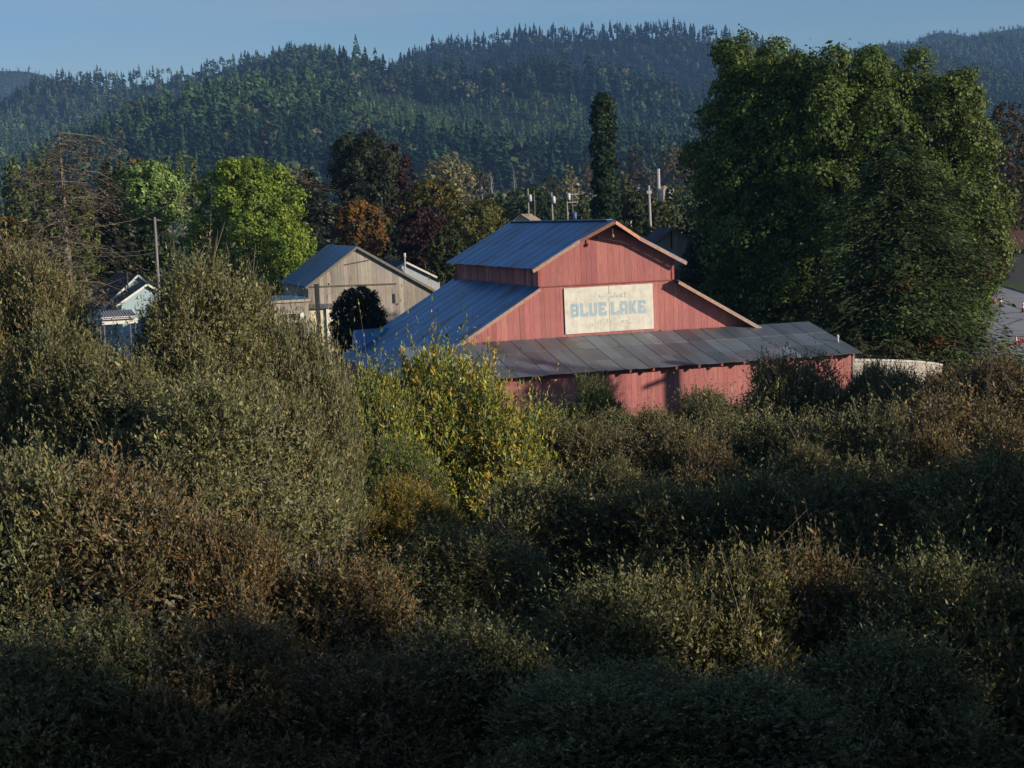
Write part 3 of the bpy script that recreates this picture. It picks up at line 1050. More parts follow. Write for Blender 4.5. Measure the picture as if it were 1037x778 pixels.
# front lean-to shed along the foot of the barn
UL, UR, ZSH, ZSE, DS = -11.31, 11.48, 5.82, 4.53, 6.0
mb = MB()
sheet_roof(mb, (UL, -0.10, ZSH), (UR, -0.10, ZSH), (UL, -DS, ZSE), (UR, -DS, ZSE), 3, 0.66, rn, th=0.025, tone=0.22, lift=0.014, warm=0.05, sag=0.03)
mb.build("shed_roof", M["tin_shed"], barn)
mb = MB()
def shed_z(v): return ZSH + (ZSH - ZSE) / (DS - 0.1) * (v + 0.1)
VW = -DS + 0.62
UWL, UWR = UL + 0.24, UR - 0.24
planks(mb, UWL, UWR, 0.0, lambda u: shed_z(VW) - 0.14, 0.26, rn, v=VW, tone=0.08)
sw = mb.build("shed_wall", M["red_wall"], barn)
tag(sw, "sunlit red board wall under the low shed roof")
for ss, uu in ((1, UWR), (-1, UWL)):
    mb = MB()
    planks(mb, VW + 0.04, -0.06, 0.0, lambda v: shed_z(v) - 0.13, 0.28, rn, v=uu, axis='v', flip=-ss * -1)
    mb.build("shed_end_wall", M["red_wall"], barn)
for a, b in ((UWL, -8.0), (8.0, UWR)):
    mb = MB()
    planks(mb, a, b, 3.9, lambda u: ZSH - 0.10, 0.3, rn, v=-0.06)
    mb.build("shed_back_wall", M["red_wall"], barn)
nr = 19
for k in range(nr):
    u = UL + 0.5 + (UR - UL - 1.0) * k / (nr - 1)
    mb = MB()
    mb.beam((u, -DS + 0.04, shed_z(-DS + 0.04) - 0.10), (u, VW + 0.25, shed_z(VW + 0.25) - 0.10), 0.10, 0.14, (0.34, 0.11, 0.09))
    mb.build("rafter_tail", M["trim"], barn)
mb = MB()
mb.box(UWR - 0.05, UWR + 0.07, VW - 0.05, VW + 0.07, 0.0, shed_z(VW) - 0.12, (0.30, 0.27, 0.24))
mb.build("corner_board", M["trim"], barn)
# small white owl-like vent cap standing at the right end of the shed roof
p = barn_w(UR - 0.4, -3.0, 0)
vb = MB()
vb.tube([(UR - 0.35, -4.0, shed_z(-4.0)), (UR - 0.35, -4.0, shed_z(-4.0) + 0.28)], [0.06, 0.06], 8, (0.5, 0.5, 0.5))
vb.tube([(UR - 0.35, -4.0, shed_z(-4.0) + 0.28), (UR - 0.35, -4.0, shed_z(-4.0) + 0.40)], [0.10, 0.04], 8, (0.5, 0.5, 0.5))
vb.build("vent_pipe", M["plain"], barn)

# ------------------------------------------------------------------ a house or shed with a front gable
def frame_uv(yaw):
    return Vector((math.cos(yaw), math.sin(yaw), 0)), Vector((-math.sin(yaw), math.cos(yaw), 0))

def gable_building(name, label, cat, px, py, Y, yaw, ul, ur, zl, zr_, length, wall_mat, wall_col, roof_mat, roof_col, over=0.35, front_over=0.3,
                   trim=None, plank=None, z0=0.0, seed=1, sheet=0.9, roof_th=0.05, rear_wall=True):
    """apex seen at (px,py) at distance Y; ul/ur wall half widths, zl/zr wall heights at the two sides"""
    r = rng_of(seed)
    A = at(px, py, Y)
    root = empty(name, (A.x, A.y, 0), yaw, label, cat)
    za = A.z - 0.06
    sl, sr_ = (za - zl) / ul, (za - zr_) / ur
    def top(u): return (za - sl * -u if u < 0 else za - sr_ * u) - 0.07
    mb = MB()
    if plank:
        planks(mb, -ul, 0, z0, top, plank, r); planks(mb, 0, ur, z0, top, plank, r)
    else:
        lp = [(-ul, z0), (ur, z0), (ur, top(ur)), (0, top(0)), (-ul, top(-ul))]
        mb.hexa([(a, 0.12, b) for a, b in lp], [(a, 0, b) for a, b in lp], wall_col)
    fw = mb.build("front_wall", wall_mat, root)
    mb = MB()
    if plank:
        planks(mb, 0.04, length, z0, lambda v: top(-ul) - 0.01, plank, r, v=-ul + 0.004, axis='v')
        planks(mb, 0.04, length, z0, lambda v: top(ur) - 0.01, plank, r, v=ur - 0.004, axis='v', flip=-1)
        planks(mb, -ul, 0, z0, top, plank, r, v=length); planks(mb, 0, ur, z0, top, plank, r, v=length)
    else:
        mb.box(-ul + 0.002, -ul + 0.1, 0.122, length, z0, top(-ul), wall_col)
        mb.box(ur - 0.1, ur - 0.002, 0.122, length, z0, top(ur), wall_col)
        lp = [(-ul, z0), (ur, z0), (ur, top(ur)), (0, top(0)), (-ul, top(-ul))]
        mb.hexa([(a, length + 0.12, b) for a, b in lp], [(a, length + 0.002, b) for a, b in lp], wall_col)
    mb.build("side_wall", wall_mat, root)
    for s, hw_, sl_ in ((-1, ul, sl), (1, ur, sr_)):
        mb = MB()
        e = hw_ + over
        sheet_roof(mb, (0, -front_over, za), (0, length + front_over, za), (s * e, -front_over, za - sl_ * e), (s * e, length + front_over, za - sl_ * e), 1, sheet, r, th=roof_th, tone=roof_col[3] if len(roof_col) > 3 else 0.05)
        ro = mb.build("roof", roof_mat, root)
        if trim:
            mb = MB()
            mb.beam((0, -front_over - 0.02, za - 0.10), (s * e, -front_over - 0.02, za - sl_ * e - 0.10), 0.05, 0.16, trim)
            mb.build("rake_board", M["trim"] if plank else M["plain"], root)
    return root, za, sl, sr_

# weathered grey barn: its front stands in the same direction as the red barn's
gb_, gza, gsl, gsr = gable_building("grey_barn", "weathered grey board barn with a blue metal roof behind the dark round shrub", "barn",
    360.7, 248.5, 125.0, YAW, 3.75, 5.75, 7.62, 6.75, 11.0, M["grey_wall"], (1, 1, 1), M["tin_sky_blue"], (1, 1, 1, 0.08), over=0.22, front_over=0.25,
    trim=(0.20, 0.17, 0.13), plank=0.27, seed=21)
mb = MB(); mb.beam((-3.6, -0.06, 7.45), (2.9, -0.06, 7.35), 0.07, 0.10, (0.13, 0.11, 0.09)); mb.build("door_track", M["trim"], gb_)
mb = MB(); mb.box(2.55, 2.75, -0.05, 0.01, 5.9, 6.6, (0.02, 0.02, 0.02)); mb.build("wall_slot", M["plain"], gb_)
mb = MB()
mb.beam((-0.9, -0.09, 8.95), (0.9, -0.09, 9.2), 0.05, 0.07, (0.12, 0.10, 0.08)); mb.build("hay_beam", M["trim"], gb_)
mb = MB()
mb.box(0.0, 0.04, -0.06, -0.02, 0.2, 7.3, (0.10, 0.09, 0.08)); mb.build("door_edge", M["trim"], gb_)
# low plank shed with a cream wing at the foot of the grey barn
S = at(277, 305.0, 121.5)
ps = empty("plank_shed", (S.x, S.y, 0), YAW, "low grey plank shed with a cream wing in front of the grey barn", "shed")
zt_ = S.z
r7 = rng_of(77)
wl = 36 * mpp(121.5)
mb = MB(); planks(mb, 0, wl, 0, lambda u: zt_ - 0.10 - 0.015 * u, 0.22, r7); planks(mb, 0.04, 3.2, 0, lambda v: zt_ - 0.1, 0.22, r7, v=0.0, axis='v'); mb.build("wall", M["grey_wall"], ps)
mb = MB(); sheet_roof(mb, (-0.1, 3.3, zt_ + 0.25), (wl + 0.1, 3.3, zt_ + 0.2), (-0.1, -0.12, zt_), (wl + 0.1, -0.12, zt_ - 0.04), 1, 0.8, r7); mb.build("roof", M["tin_sky_blue"], ps)
mb = MB(); mb.box(-0.12, wl + 0.12, -0.17, -0.125, zt_ - 0.16, zt_ + 0.02, (0.42, 0.37, 0.29)); mb.build("fascia", M["trim"], ps)
mb = MB(); mb.box(0.45, 1.55, -0.03, 0.005, zt_ - 1.5, zt_ - 1.0, (0.02, 0.02, 0.025)); win = mb.build("window", M["glass"], ps)
mb = MB()
mb.box(0.38, 1.62, -0.06, -0.031, zt_ - 1.58, zt_ - 1.5, (0.55, 0.5, 0.42)); mb.box(0.38, 1.62, -0.10, -0.031, zt_ - 1.0, zt_ - 0.92, (0.4, 0.35, 0.28)); mb.box(0.95, 1.01, -0.055, -0.031, zt_ - 1.5, zt_ - 1.0, (0.6, 0.57, 0.5))
mb.box(0.38, 1.0, -0.07, -0.056, zt_ - 1.6, zt_ - 1.32, (0.55, 0.53, 0.5))
mb.build("frame", M["plain"], win)
mb = MB(); mb.box(1.85, 2.12, -0.12, -0.022, zt_ - 1.42, zt_ - 0.95, (0.8, 0.78, 0.72)); mb.build("meter_box", M["plain"], ps)
mb = MB(); mb.box(wl + 0.01, wl + 1.75, 0.25, 0.4, 0, zt_ - 0.75, (0.70, 0.62, 0.44)); mb.build("cream_wall", M["plain"], ps)
mb = MB(); sheet_roof(mb, (wl + 0.0, 1.4, zt_ - 0.45), (wl + 1.95, 1.4, zt_ - 0.5), (wl + 0.0, -0.1, zt_ - 0.7), (wl + 1.95, -0.1, zt_ - 0.75), 1, 0.8, r7); mb.build("wing_roof", M["tin_shed"], ps)
mb = MB(); mb.box(wl + 1.25, wl + 1.45, 0.05, 0.2, 0, zt_ - 0.8, (0.78, 0.74, 0.66)); mb.build("wing_post", M["plain"], ps)
q = at(321.5, 288.5, 119.0)
pt = MB(); pt.box(-0.14, 0.14, -0.14, 0.14, 0, q.z, (0.035, 0.035, 0.04)); pt.box(-0.17, 0.17, -0.17, 0.17, q.z, q.z + 0.05, (0.04, 0.04, 0.045))
o = pt.build("dark_post", M["wood_pole"]); o.location = (q.x, q.y, 0); o.rotation_euler = (0, -0.01, YAW)
tag(o, "tall dark square post standing in front of the grey barn", "post")

# houses around
h1, *_ = gable_building("pale_house", "pale blue-grey gabled house with white trim just right of the grey barn", "house", 410.4, 264.0, 152.0, YAW,
    1.2, 3.1, 7.6, 6.6, 7.0, M["plain"], (0.36, 0.40, 0.44), M["shingle"], (0.05, 0.05, 0.055, 0.1), over=0.25, front_over=0.3, trim=(0.66, 0.62, 0.55), seed=31, sheet=2.0)
q = at(409.3, 256.5, 148.0)
pm = MB(); pm.tube([(0, 0, 0), (0.03, 0, q.z - 0.4)], [0.08, 0.07], 8, (0.5, 0.47, 0.42)); pm.tube([(0.03, 0, q.z - 0.4), (0.03, 0, q.z)], [0.13, 0.12], 8, (0.62, 0.6, 0.55))
o = pm.build("vent_stack", M["plain"]); o.location = (q.x, q.y, 0); tag(o, "slim pale vent stack rising beside the gable of the pale house", "vent")

BL = (0.34, 0.47, 0.52)
h2, hza, *_ = gable_building("blue_house", "pale blue house with white trimmed gables and a dark roof seen between willows", "house", 139.0, 277.0, 146.0, YAW + 0.12,
    3.6, 2.6, 5.2, 5.8, 9.0, M["plain"], BL, M["shingle"], (0.05, 0.05, 0.06, 0.1), over=0.3, front_over=0.35, trim=(0.68, 0.68, 0.64), seed=32, sheet=2.0)
# its lower front gable
mb = MB()
lo = 1.9; fz = hza - 0.85; v0 = -3.0
lp = [(-2.1, 0), (2.2, 0), (2.2, fz - 0.62 * 2.2), (0.1, fz), (-2.1, fz - 0.62 * 2.2)]
mb.hexa([(a, -0.1, b) for a, b in lp], [(a, v0, b) for a, b in lp], BL)
mb.build("porch_wall", M["plain"], h2)
for s in (-1, 1):
    mb = MB(); sheet_roof(mb, (0.1, v0 - 0.35, fz + 0.12), (0.1, -0.4, fz + 0.12), (0.1 + s * 2.7, v0 - 0.35, fz + 0.12 - 0.62 * 2.7), (0.1 + s * 2.7, -0.4, fz + 0.12 - 0.62 * 2.7), 1, 2.0, rng_of(8), th=0.05, tone=0.05)
    paint(mb.build("porch_roof", M["shingle"], h2), (0.06, 0.07, 0.085))
    mb = MB(); mb.beam((0.1, v0 - 0.38, fz + 0.02), (0.1 + s * 2.7, v0 - 0.38, fz + 0.02 - 0.62 * 2.7), 0.05, 0.17, (0.74, 0.74, 0.70)); mb.build("rake_board", M["plain"], h2)
mb = MB(); mb.tube([(-1.0, -0.6, hza - 1.6), (-1.0, -0.6, hza + 0.05)], [0.07, 0.07], 8, (0.55, 0.55, 0.52)); mb.tube([(-1.0, -0.6, hza + 0.05), (-1.0, -0.6, hza + 0.2)], [0.13, 0.1], 8, (0.6, 0.6, 0.58)); mb.build("roof_vent", M["plain"], h2)
for ob in list(h1.children) + list(h2.children):      # shingle colours
    if ob.name.startswith("roof"):
        n = len(ob.data.polygons)
        ob.data.attributes["col"].data.foreach_set("color", np.tile(np.array([0.055, 0.055, 0.066, 1], np.float32), n))

# carport with a white ribbed roof
q = at(104, 326, 118.0)
cpz = q.z
cpt = empty("carport", (q.x, q.y, 0), YAW, "low carport with a white ribbed metal roof below the blue house", "carport")
cw_, cd_ = 34 * mpp(118.0), 5.2
mb = MB()
for k in range(13):
    x0 = cw_ * k / 13
    mb.box(x0 + 0.003, x0 + cw_ / 13 - 0.05, 0.045, cd_, cpz + 0.14, cpz + 0.20, (0.62, 0.60, 0.60)); mb.box(x0 + cw_ / 13 - 0.047, x0 + cw_ / 13, 0.045, cd_, cpz + 0.14, cpz + 0.27, (0.45, 0.44, 0.46))
o = mb.build("roof", M["plain"], cpt); o.rotation_euler = (0.06, 0, 0)
mb = MB(); mb.box(-0.05, cw_ + 0.05, -0.02, 0.04, cpz - 0.22, cpz + 0.30, (0.80, 0.76, 0.68)); mb.build("fascia", M["plain"], cpt)
for ux in (0.1, cw_ - 0.1):
    for vy in (0.15, cd_ - 0.2):
        mb = MB(); mb.box(ux - 0.04, ux + 0.04, vy - 0.04, vy + 0.04, 0, cpz + 0.1, (0.16, 0.16, 0.17)); mb.build("post", M["plain"], cpt)

def car(name, label, X, Y, rz, paint, bed=False):
    root = empty(name, (X, Y, 0), rz, label, "car")
    mb = MB()
    prof = [(-2.2, .35), (-2.25, .75), (-2.15, .95), (-1.3, 1.0), (-.7, 1.48), (.9, 1.50), (1.6, 1.02), (2.15, .92), (2.25, .6), (2.2, .35)]
    ws = [.82, .85, .84, .84, .66, .66, .84, .84, .82, .82]
    for s in (-1, 1):
        mb.poly([(x, s * w, z) for (x, z), w in zip(prof, ws)][::s], paint)
    n = len(prof)
    for i in range(n):
        j = (i + 1) % n
        (xa, za_), (xb, zb_) = prof[i], prof[j]
        mb.poly([(xa, -ws[i], za_), (xb, -ws[j], zb_), (xb, ws[j], zb_), (xa, ws[i], za_)], paint)
    mb.build("body", M["carpaint"], root)
    for s in (-1, 1):
        mb = MB()
        lp = [(-1.15, 1.02), (-.65, 1.42), (.82, 1.43), (1.4, 1.03)]
        wv = [.845, .70, .70, .845]
        a = [(x, s * (w + .012), z) for (x, z), w in zip(lp, wv)]
        b = [(x, s * (w - .02), z) for (x, z), w in zip(lp, wv)]
        mb.hexa(b, a, (0.02, 0.02, 0.03)); mb.build("side_window", M["glass"], root)
    for xa, za_, xb, zb_, nm in ((-1.28, 1.02, -.73, 1.46, "rear_window"), (1.55, 1.05, .93, 1.48, "windscreen")):
        mb = MB(); d = 0.02 if xa > 0 else -0.02
        lp = [(xa, -.74, za_), (xb, -.60, zb_), (xb, .60, zb_), (xa, .74, za_)]
        mb.hexa([(x - d, y, z - .01) for x, y, z in lp], [(x + d, y, z + .015) for x, y, z in lp], (0.02, 0.02, 0.03)); mb.build(nm, M["glass"], root)
    for x in (-1.35, 1.4):
        for s in (-1, 1):
            mb = MB(); mb.tube([(x, s * .66, .32), (x, s * .87, .32)], [.32, .32], 16, (0.02, 0.02, 0.02)); wh = mb.build("wheel", M["plain"], root)
            mb = MB(); mb.tube([(x, s * .86, .32), (x, s * .885, .32)], [.19, .17], 12, (0.5, 0.5, 0.5)); mb.build("rim", M["plain"], wh)
    for x in (-2.27, 2.27):
        mb = MB(); mb.box(min(x, x * .97), max(x, x * .97), -.8, .8, .42, .58, (0.62, 0.62, 0.62)); mb.build("bumper", M["plain"], root)
    return root
q = at(143, 345, 104.0)
car("parked_car", "blue car parked below the white carport, half hidden by willows", q.x, q.y, 2.5, (0.05, 0.12, 0.30))
q = at(96, 346, 106.0)
car("parked_car", "light blue car parked farther left behind the gap in the willows", q.x, q.y, 2.9, (0.22, 0.32, 0.42))
q = ground_at(1042, 283)

# little gabled tin shed by the round shrub
gable_building("tin_shed", "tiny shed with a shiny blue corrugated roof beside the dark round shrub", "shed", 361.9, 333.0, 99.0, YAW - math.pi / 2,
    0.8, 0.8, 4.35, 4.35, 2.2, M["plain"], (0.06, 0.06, 0.065), M["tin_sky_blue"], (1, 1, 1, 0.1), over=0.15, front_over=0.2, trim=(0.6, 0.6, 0.62), seed=33, sheet=0.3)

# dark shed right of the barn ridge
ds, dza, *_ = gable_building("dark_shed", "small dark shed with a slit in its gable behind the barn's right roof edge", "shed", 679.3, 229.8, 128.0, YAW,
    1.2, 1.55, 9.75, 9.7, 2.4, M["grey_wall"], (1, 1, 1), M["shingle"], (0.06, 0.06, 0.075, 0.1), over=0.25, front_over=0.3, trim=(0.16, 0.14, 0.13), plank=0.25, seed=34, sheet=0.9)
mb = MB(); mb.box(-0.06, 0.07, -0.05, 0.01, dza - 1.6, dza - 0.25, (0.015, 0.015, 0.02)); mb.build("wall_slot", M["plain"], ds)
for ob in ds.children:
    if ob.name.startswith("roof"):
        n = len(ob.data.polygons)
        ob.data.attributes["col"].data.foreach_set("color", np.tile(np.array([0.06, 0.06, 0.08, 1], np.float32), n))
# tan roof just showing over the red barn's ridge
gable_building("tan_house", "distant house whose tan roof just shows above the red barn ridge", "house", 528, 216.5, 260.0, YAW - 0.6,
    2.2, 2.2, 10.2, 10.2, 5.0, M["plain"], (0.40, 0.36, 0.3), M["plain"], (1, 1, 1, 0.02), over=0.3, seed=35, sheet=5.0)
for ob in bpy.data.objects:
    if ob.parent and ob.parent.name == "tan_house" and ob.name.startswith("roof"):
        ob.data.attributes["col"].data.foreach_set("color", np.tile(np.array([0.36, 0.27, 0.17, 1], np.float32), len(ob.data.polygons)))

# board fence right of the barn
p0, p1 = at(684, 273, 125.0), at(716, 271, 128.0)
fe = empty("board_fence", (p0.x, p0.y, 0), math.atan2(p1.y - p0.y, p1.x - p0.x), "weathered grey board fence behind the right roof of the red barn", "fence")
fl = (p1 - p0).length
mb = MB(); planks(mb, -1.0, fl + 1, 0.1, lambda u: p0.z + 0.06 * math.sin(u * 9), 0.16, rng_of(41), tone=0.25); mb.build("boards", M["grey_wall"], fe)
for k in range(3):
    mb = MB(); x = -0.9 + k * (fl + 1.8) / 2; mb.box(x - .06, x + .06, 0.05, 0.17, 0, p0.z + 0.1, (0.2, 0.17, 0.14)); mb.build("post", M["wood_pole"], fe)

# curved concrete tank wall right of the barn
tw = MB()
pts = [at(858, 363.5, 95.0), at(885, 363.7, 95.7), at(917, 364.6, 96.6), at(935, 365.8, 97.2), at(947, 367.2, 97.8), at(954, 368.8, 98.4)]
ct = Vector((sum(p.x for p in pts) / len(pts) + 1.5, sum(p.y for p in pts) / len(pts) + 4, 0))
o = empty("concrete_tank", (pts[3].x, pts[3].y, 0), 0, "low curved concrete tank wall with a pale rim right of the red barn", "tank")
loc = Vector((pts[3].x, pts[3].y, 0))
for i in range(len(pts) - 1):
    a, b = pts[i] - loc, pts[i + 1] - loc
    d = (b - a); nrm = Vector((-d.y, d.x, 0)).normalized() * 0.28
    if nrm.y < 0: nrm = -nrm
    lo_ = [Vector((a.x, a.y, 0)), Vector((b.x, b.y, 0)), Vector((b.x, b.y, 0)) + nrm, Vector((a.x, a.y, 0)) + nrm]
    hi_ = [Vector((p.x, p.y, z - 0.12)) for p, z in zip(lo_, (a.z, b.z, b.z, a.z))]
    tw.hexa(lo_, hi_, (0.42, 0.38, 0.34))
tw.build("wall", M["concrete"], o)
tw = MB()
for i in range(len(pts) - 1):
    a, b = pts[i] - loc, pts[i + 1] - loc
    d = (b - a); nrm = Vector((-d.y, d.x, 0)).normalized()
    if nrm.y < 0: nrm = -nrm
    q_ = [a - nrm * 0.05, b - nrm * 0.05, b + nrm * 0.33, a + nrm * 0.33]
    tw.hexa([p - Vector((0, 0, 0.12)) for p in q_], q_, (0.50, 0.49, 0.46))
tw.build("rim", M["concrete"], o)

# ------------------------------------------------------------------ traffic cones on the lot
ORG, WHT = (0.62, 0.10, 0.03), (0.78, 0.76, 0.74)
def cone(label, px, py, h=0.95, tilt=0.0, rz=0.0, col=ORG):
    p = ground_at(px, py, 0.004)
    root = empty("traffic_cone", (p.x, p.y, 0.006), rz, label, "traffic cone", "traffic cones on the parking lot")
    root.rotation_euler = (0, tilt, rz)
    if tilt: root.location.z = 0.26
    mb = MB(); mb.box(-.27, .27, -.27, .27, 0, .05, (0.05, 0.05, 0.05) if not tilt else ORG); mb.build("base", M["plain"], root)
    mb = MB(); rad = lambda z: .19 * (1 - z / h) + .035 * (z / h)
    mb.tube([(0, 0, .05), (0, 0, h)], [rad(.05), rad(h)], 14, col); mb.build("body", M["plain"], root)
    for a, b in ((.38, .55), (.66, .78)):
        mb = MB(); mb.tube([(0, 0, a * h), (0, 0, b * h)], [rad(a * h) + .006, rad(b * h) + .006], 14, WHT, cap=False); mb.build("collar", M["plain"], root)
    return root
cone("upright orange cone nearest the big trees, farther up the lot", 1013.5, 309.5, 1.05)
cone("upright orange cone at the right edge of the photo", 1036.2, 316.5, 1.25)
cone("nearest orange cone, standing on the dark patch of the lot", 1029.0, 349.5, 0.78)
cone("orange cone lying on its side next to the nearest upright cone", 1033.5, 348.8, 0.75, 1.5, -0.2)
cone("pale toppled cone lying beside the farther upright cone", 1007.5, 306.8, 0.8, 1.5, 2.6, (0.45, 0.36, 0.30))

# brown roofed house, rail gate and sign post at the far right
h3, z3, *_ = gable_building("brown_roof_house", "house with a low brown roof at the far right beyond the lot", "house", 1060, 232, 232.0, 1.35,
    5.5, 5.5, 4.6, 4.6, 16.0, M["plain"], (0.09, 0.09, 0.10), M["plain"], (1, 1, 1, 0.06), over=0.6, seed=36, sheet=4.0)
for ob in h3.children:
    if ob.name.startswith("roof"):
        ob.data.attributes["col"].data.foreach_set("color", np.tile(np.array([0.13, 0.065, 0.045, 1], np.float32), len(ob.data.polygons)))
q0, q1 = ground_at(1026, 283.0), ground_at(1056, 282)
gt = empty("rail_gate", (q0.x, q0.y, 0), math.atan2(q1.y - q0.y, q1.x - q0.x), "grey pipe rail gate beside the sign post at the right edge", "gate")
for hz in (1.35, 2.9):
    mb = MB(); mb.tube([(0.1, 0, hz), ((q1 - q0).length, 0, hz)], [.09, .09], 8, (0.42, 0.42, 0.43)); mb.build("rail", M["plain"], gt)
for x in (1.15, 4.2):
    mb = MB(); mb.tube([(x, 0, 0), (x, 0, 1.3)], [.06, .06], 8, (0.42, 0.42, 0.43)); mb.build("post", M["plain"], gt)
q0 = ground_at(1024.4, 283.5)
sp_ = empty("sign_post", (q0.x, q0.y, 0), 0.3, "dark post carrying a small white rounded sign at the end of the rail gate", "sign")
mb = MB(); mb.tube([(0, 0, 0), (0.05, 0, 4.6)], [.14, .11], 8, (0.10, 0.08, 0.07)); mb.build("post", M["wood_pole"], sp_)
mb = MB(); mb.tube([(0.15, -.16, 3.15), (0.15, -.12, 3.15)], [.45, .45], 12, (0.62, 0.64, 0.68)); mb.build("sign_face", M["plain"], sp_)

# ------------------------------------------------------------------ utility poles
def pole(label, px, ytop, Y, arms=(), rad=0.105, col=(0.32, 0.285, 0.24), lean=0.0, box=None, name="utility_pole", group="utility poles in the town"):
    t = at(px, ytop, Y)
    root = empty(name, (t.x, t.y, 0), 0, label, "utility pole", group)
    mb = MB(); mb.tube([(lean * t.z, 0, -.2), (0, 0, t.z)], [rad * 1.25, rad * .85], 10, col); mb.build("shaft", M["wood_pole"], root)
    for dz, w, rz in arms:
        mb = MB(); c, s = math.cos(rz), math.sin(rz)
        mb.beam((-w * c, -w * s - .2, t.z - dz), (w * c, w * s - .2, t.z - dz), .10, .12, (0.30, 0.27, 0.24))
        ca = mb.build("crossarm", M["wood_pole"], root)
        for k in (-.9, -.45, .45, .9):
            mb = MB(); mb.tube([(k * w * c, k * w * s - .2, t.z - dz + .06), (k * w * c, k * w * s - .2, t.z - dz + .24)], [.05, .035], 6, (0.55, 0.58, 0.6)); mb.build("insulator", M["plain"], ca)
    if box:
        dz, bc = box
        mb = MB(); mb.tube([(.3, -.3, t.z - dz - .5), (.3, -.3, t.z - dz + .4)], [.26, .26], 10, bc); mb.tube([(.3, -.3, t.z - dz + .4), (.3, -.3, t.z - dz + .55)], [.26, .1], 10, bc)
        mb.build("transformer", M["plain"], root)
    return root, t
pole("grey utility pole in front of the light green round tree at the left", 156.5, 220.0, 138.0, rad=0.112, col=(0.234, 0.226, 0.226))
pole("pale bare pole between the orange tree and the purple beech", 386.5, 200.0, 195.0, rad=0.098, col=(0.390, 0.359, 0.312))
pole("leftmost thin pole over the tan roof behind the barn ridge", 534.5, 191.0, 262.0, rad=0.128, lean=0.0, box=(1.5, (0.55, 0.57, 0.6)))
pole("thin dark pole just right of the leftmost ridge pole", 540.8, 193.0, 275.0, rad=0.083, col=(0.172, 0.156, 0.133))
pole("leaning pale pole with a white transformer behind the middle of the barn ridge", 558.4, 195.0, 250.0, lean=0.012, rad=0.143, box=(1.1, (0.62, 0.64, 0.66)))
pole("pole with a grey transformer left of the crossarm pole by the ivy column", 573.8, 194.0, 258.0, rad=0.120, box=(0.8, (0.60, 0.62, 0.64)), lean=0.004)
pole("dark crossarm pole with a blue box left of the ivy column", 579.2, 190.5, 262.0, ((1.0, 1.1, 0.5), (2.2, 1.0, 0.5)), rad=0.105, col=(0.156, 0.148, 0.140), box=(4.3, (0.10, 0.20, 0.42)))
pole("tall pale utility pole behind the right slope of the barn gable", 657.0, 188.0, 182.0, ((0.8, 0.9, 1.2),), rad=0.150, col=(0.390, 0.359, 0.320), lean=0.012)
pole("tiny pale crossarm pole in front of the dark hill base", 487.5, 179.5, 520.0, ((1.0, 2.2, 0.2),), rad=0.225, col=(0.406, 0.390, 0.359))
# the pole outside the picture whose shadow falls on the shed wall
wp = barn_w(0, VW, 0)
d_ = ray(681, 390); nrm_ = Vector((math.sin(YAW), -math.cos(YAW), 0))
tt_ = (Vector((wp.x, wp.y, 0)) - Vector((0, 0, CAMH))).dot(nrm_) / d_.dot(nrm_)
hit = Vector((0, 0, CAMH)) + d_ * tt_
fp = hit + SUN * (25.0 / SUN.x)
root = empty("utility_pole", (fp.x, fp.y, 0), 0, "wooden utility pole whose crossarm shadow falls on the red shed wall", "utility pole", "utility poles in the town")
HP = hit.z + SUN.z * (25.0 / SUN.x) + 1.2
mb = MB(); mb.tube([(0, 0, -.2), (0, 0, HP)], [.42, .34], 10, (0.3, 0.26, 0.22)); mb.build("shaft", M["wood_pole"], root)
mb = MB(); mb.beam((-1.2, -0.6, HP - 1.15), (0.1, 0, HP - 0.75), .16, .22, (0.3, 0.27, 0.24)); mb.build("crossarm", M["wood_pole"], root)

# overhead wires
def wire(label, a, b, sag, rad=0.015, name="overhead_wire"):
    mb = MB(); N_ = 14
    pts_ = []
    for k in range(N_ + 1):
        f = k / N_
        p = a.lerp(b, f); p.z -= sag * 4 * f * (1 - f)
        pts_.append(p)
    o_ = pts_[0].copy(); o_.z = 0
    mb.tube([p - o_ for p in pts_], [rad] * (N_ + 1), 4, (0.12, 0.12, 0.13), cap=False)
    o = mb.build(name, M["plain"]); o.location = o_
    return tag(o, label, "wire", "overhead wires")
wire("upper wire running left from the grey pole to the dead conifer", at(156.5, 252, 138.0), at(95, 255.5, 128.0), 0.15)
wire("lower wire running left from the grey pole to the dead conifer", at(156.5, 256, 138.0), at(95, 259.5, 128.0), 0.15)
wire("upper wire from the tall pale pole to the dark crossarm pole", at(657, 194, 182.0), at(579, 194, 262.0), 0.8)
wire("lower wire from the tall pale pole to the dark crossarm pole", at(657, 200, 182.0), at(579, 201, 262.0), 0.8)
wire("slack wire between the ridge poles above the tan roof", at(540.8, 199, 275.0), at(573.8, 197, 258.0), 0.5)

# distant mill: pale stack and small sheds
q = at(667, 171, 620.0)
ml = empty("mill_stack", (q.x, q.y, 0), 0.2, "distant pale mill stack with small sheds among tan trees", "mill")
zb_ = at(667, 191, 620.0).z
mb = MB(); mb.box(-0.45, 0.0, 0, 1.2, 0, q.z, (0.32, 0.28, 0.24)); mb.box(0.02, 0.4, -0.05, 1.0, 0, q.z, (0.72, 0.74, 0.76)); mb.build("stack", M["plain"], ml)
mb = MB(); mb.box(0.6, 1.7, -3.0, -0.4, 0, zb_ - 0.6, (0.50, 0.38, 0.28)); lp = [(0.4, zb_ - 0.6), (1.9, zb_ - 0.6), (1.15, zb_ + 0.3)]
mb.hexa([(a, -0.2, b) for a, b in lp], [(a, -3.2, b) for a, b in lp], (0.55, 0.36, 0.26)); mb.build("shed", M["plain"], ml)
mb = MB(); mb.box(3.2, 4.2, -2, 0, 0, zb_ + 1.2, (0.62, 0.55, 0.46)); mb.build("shed", M["plain"], ml)
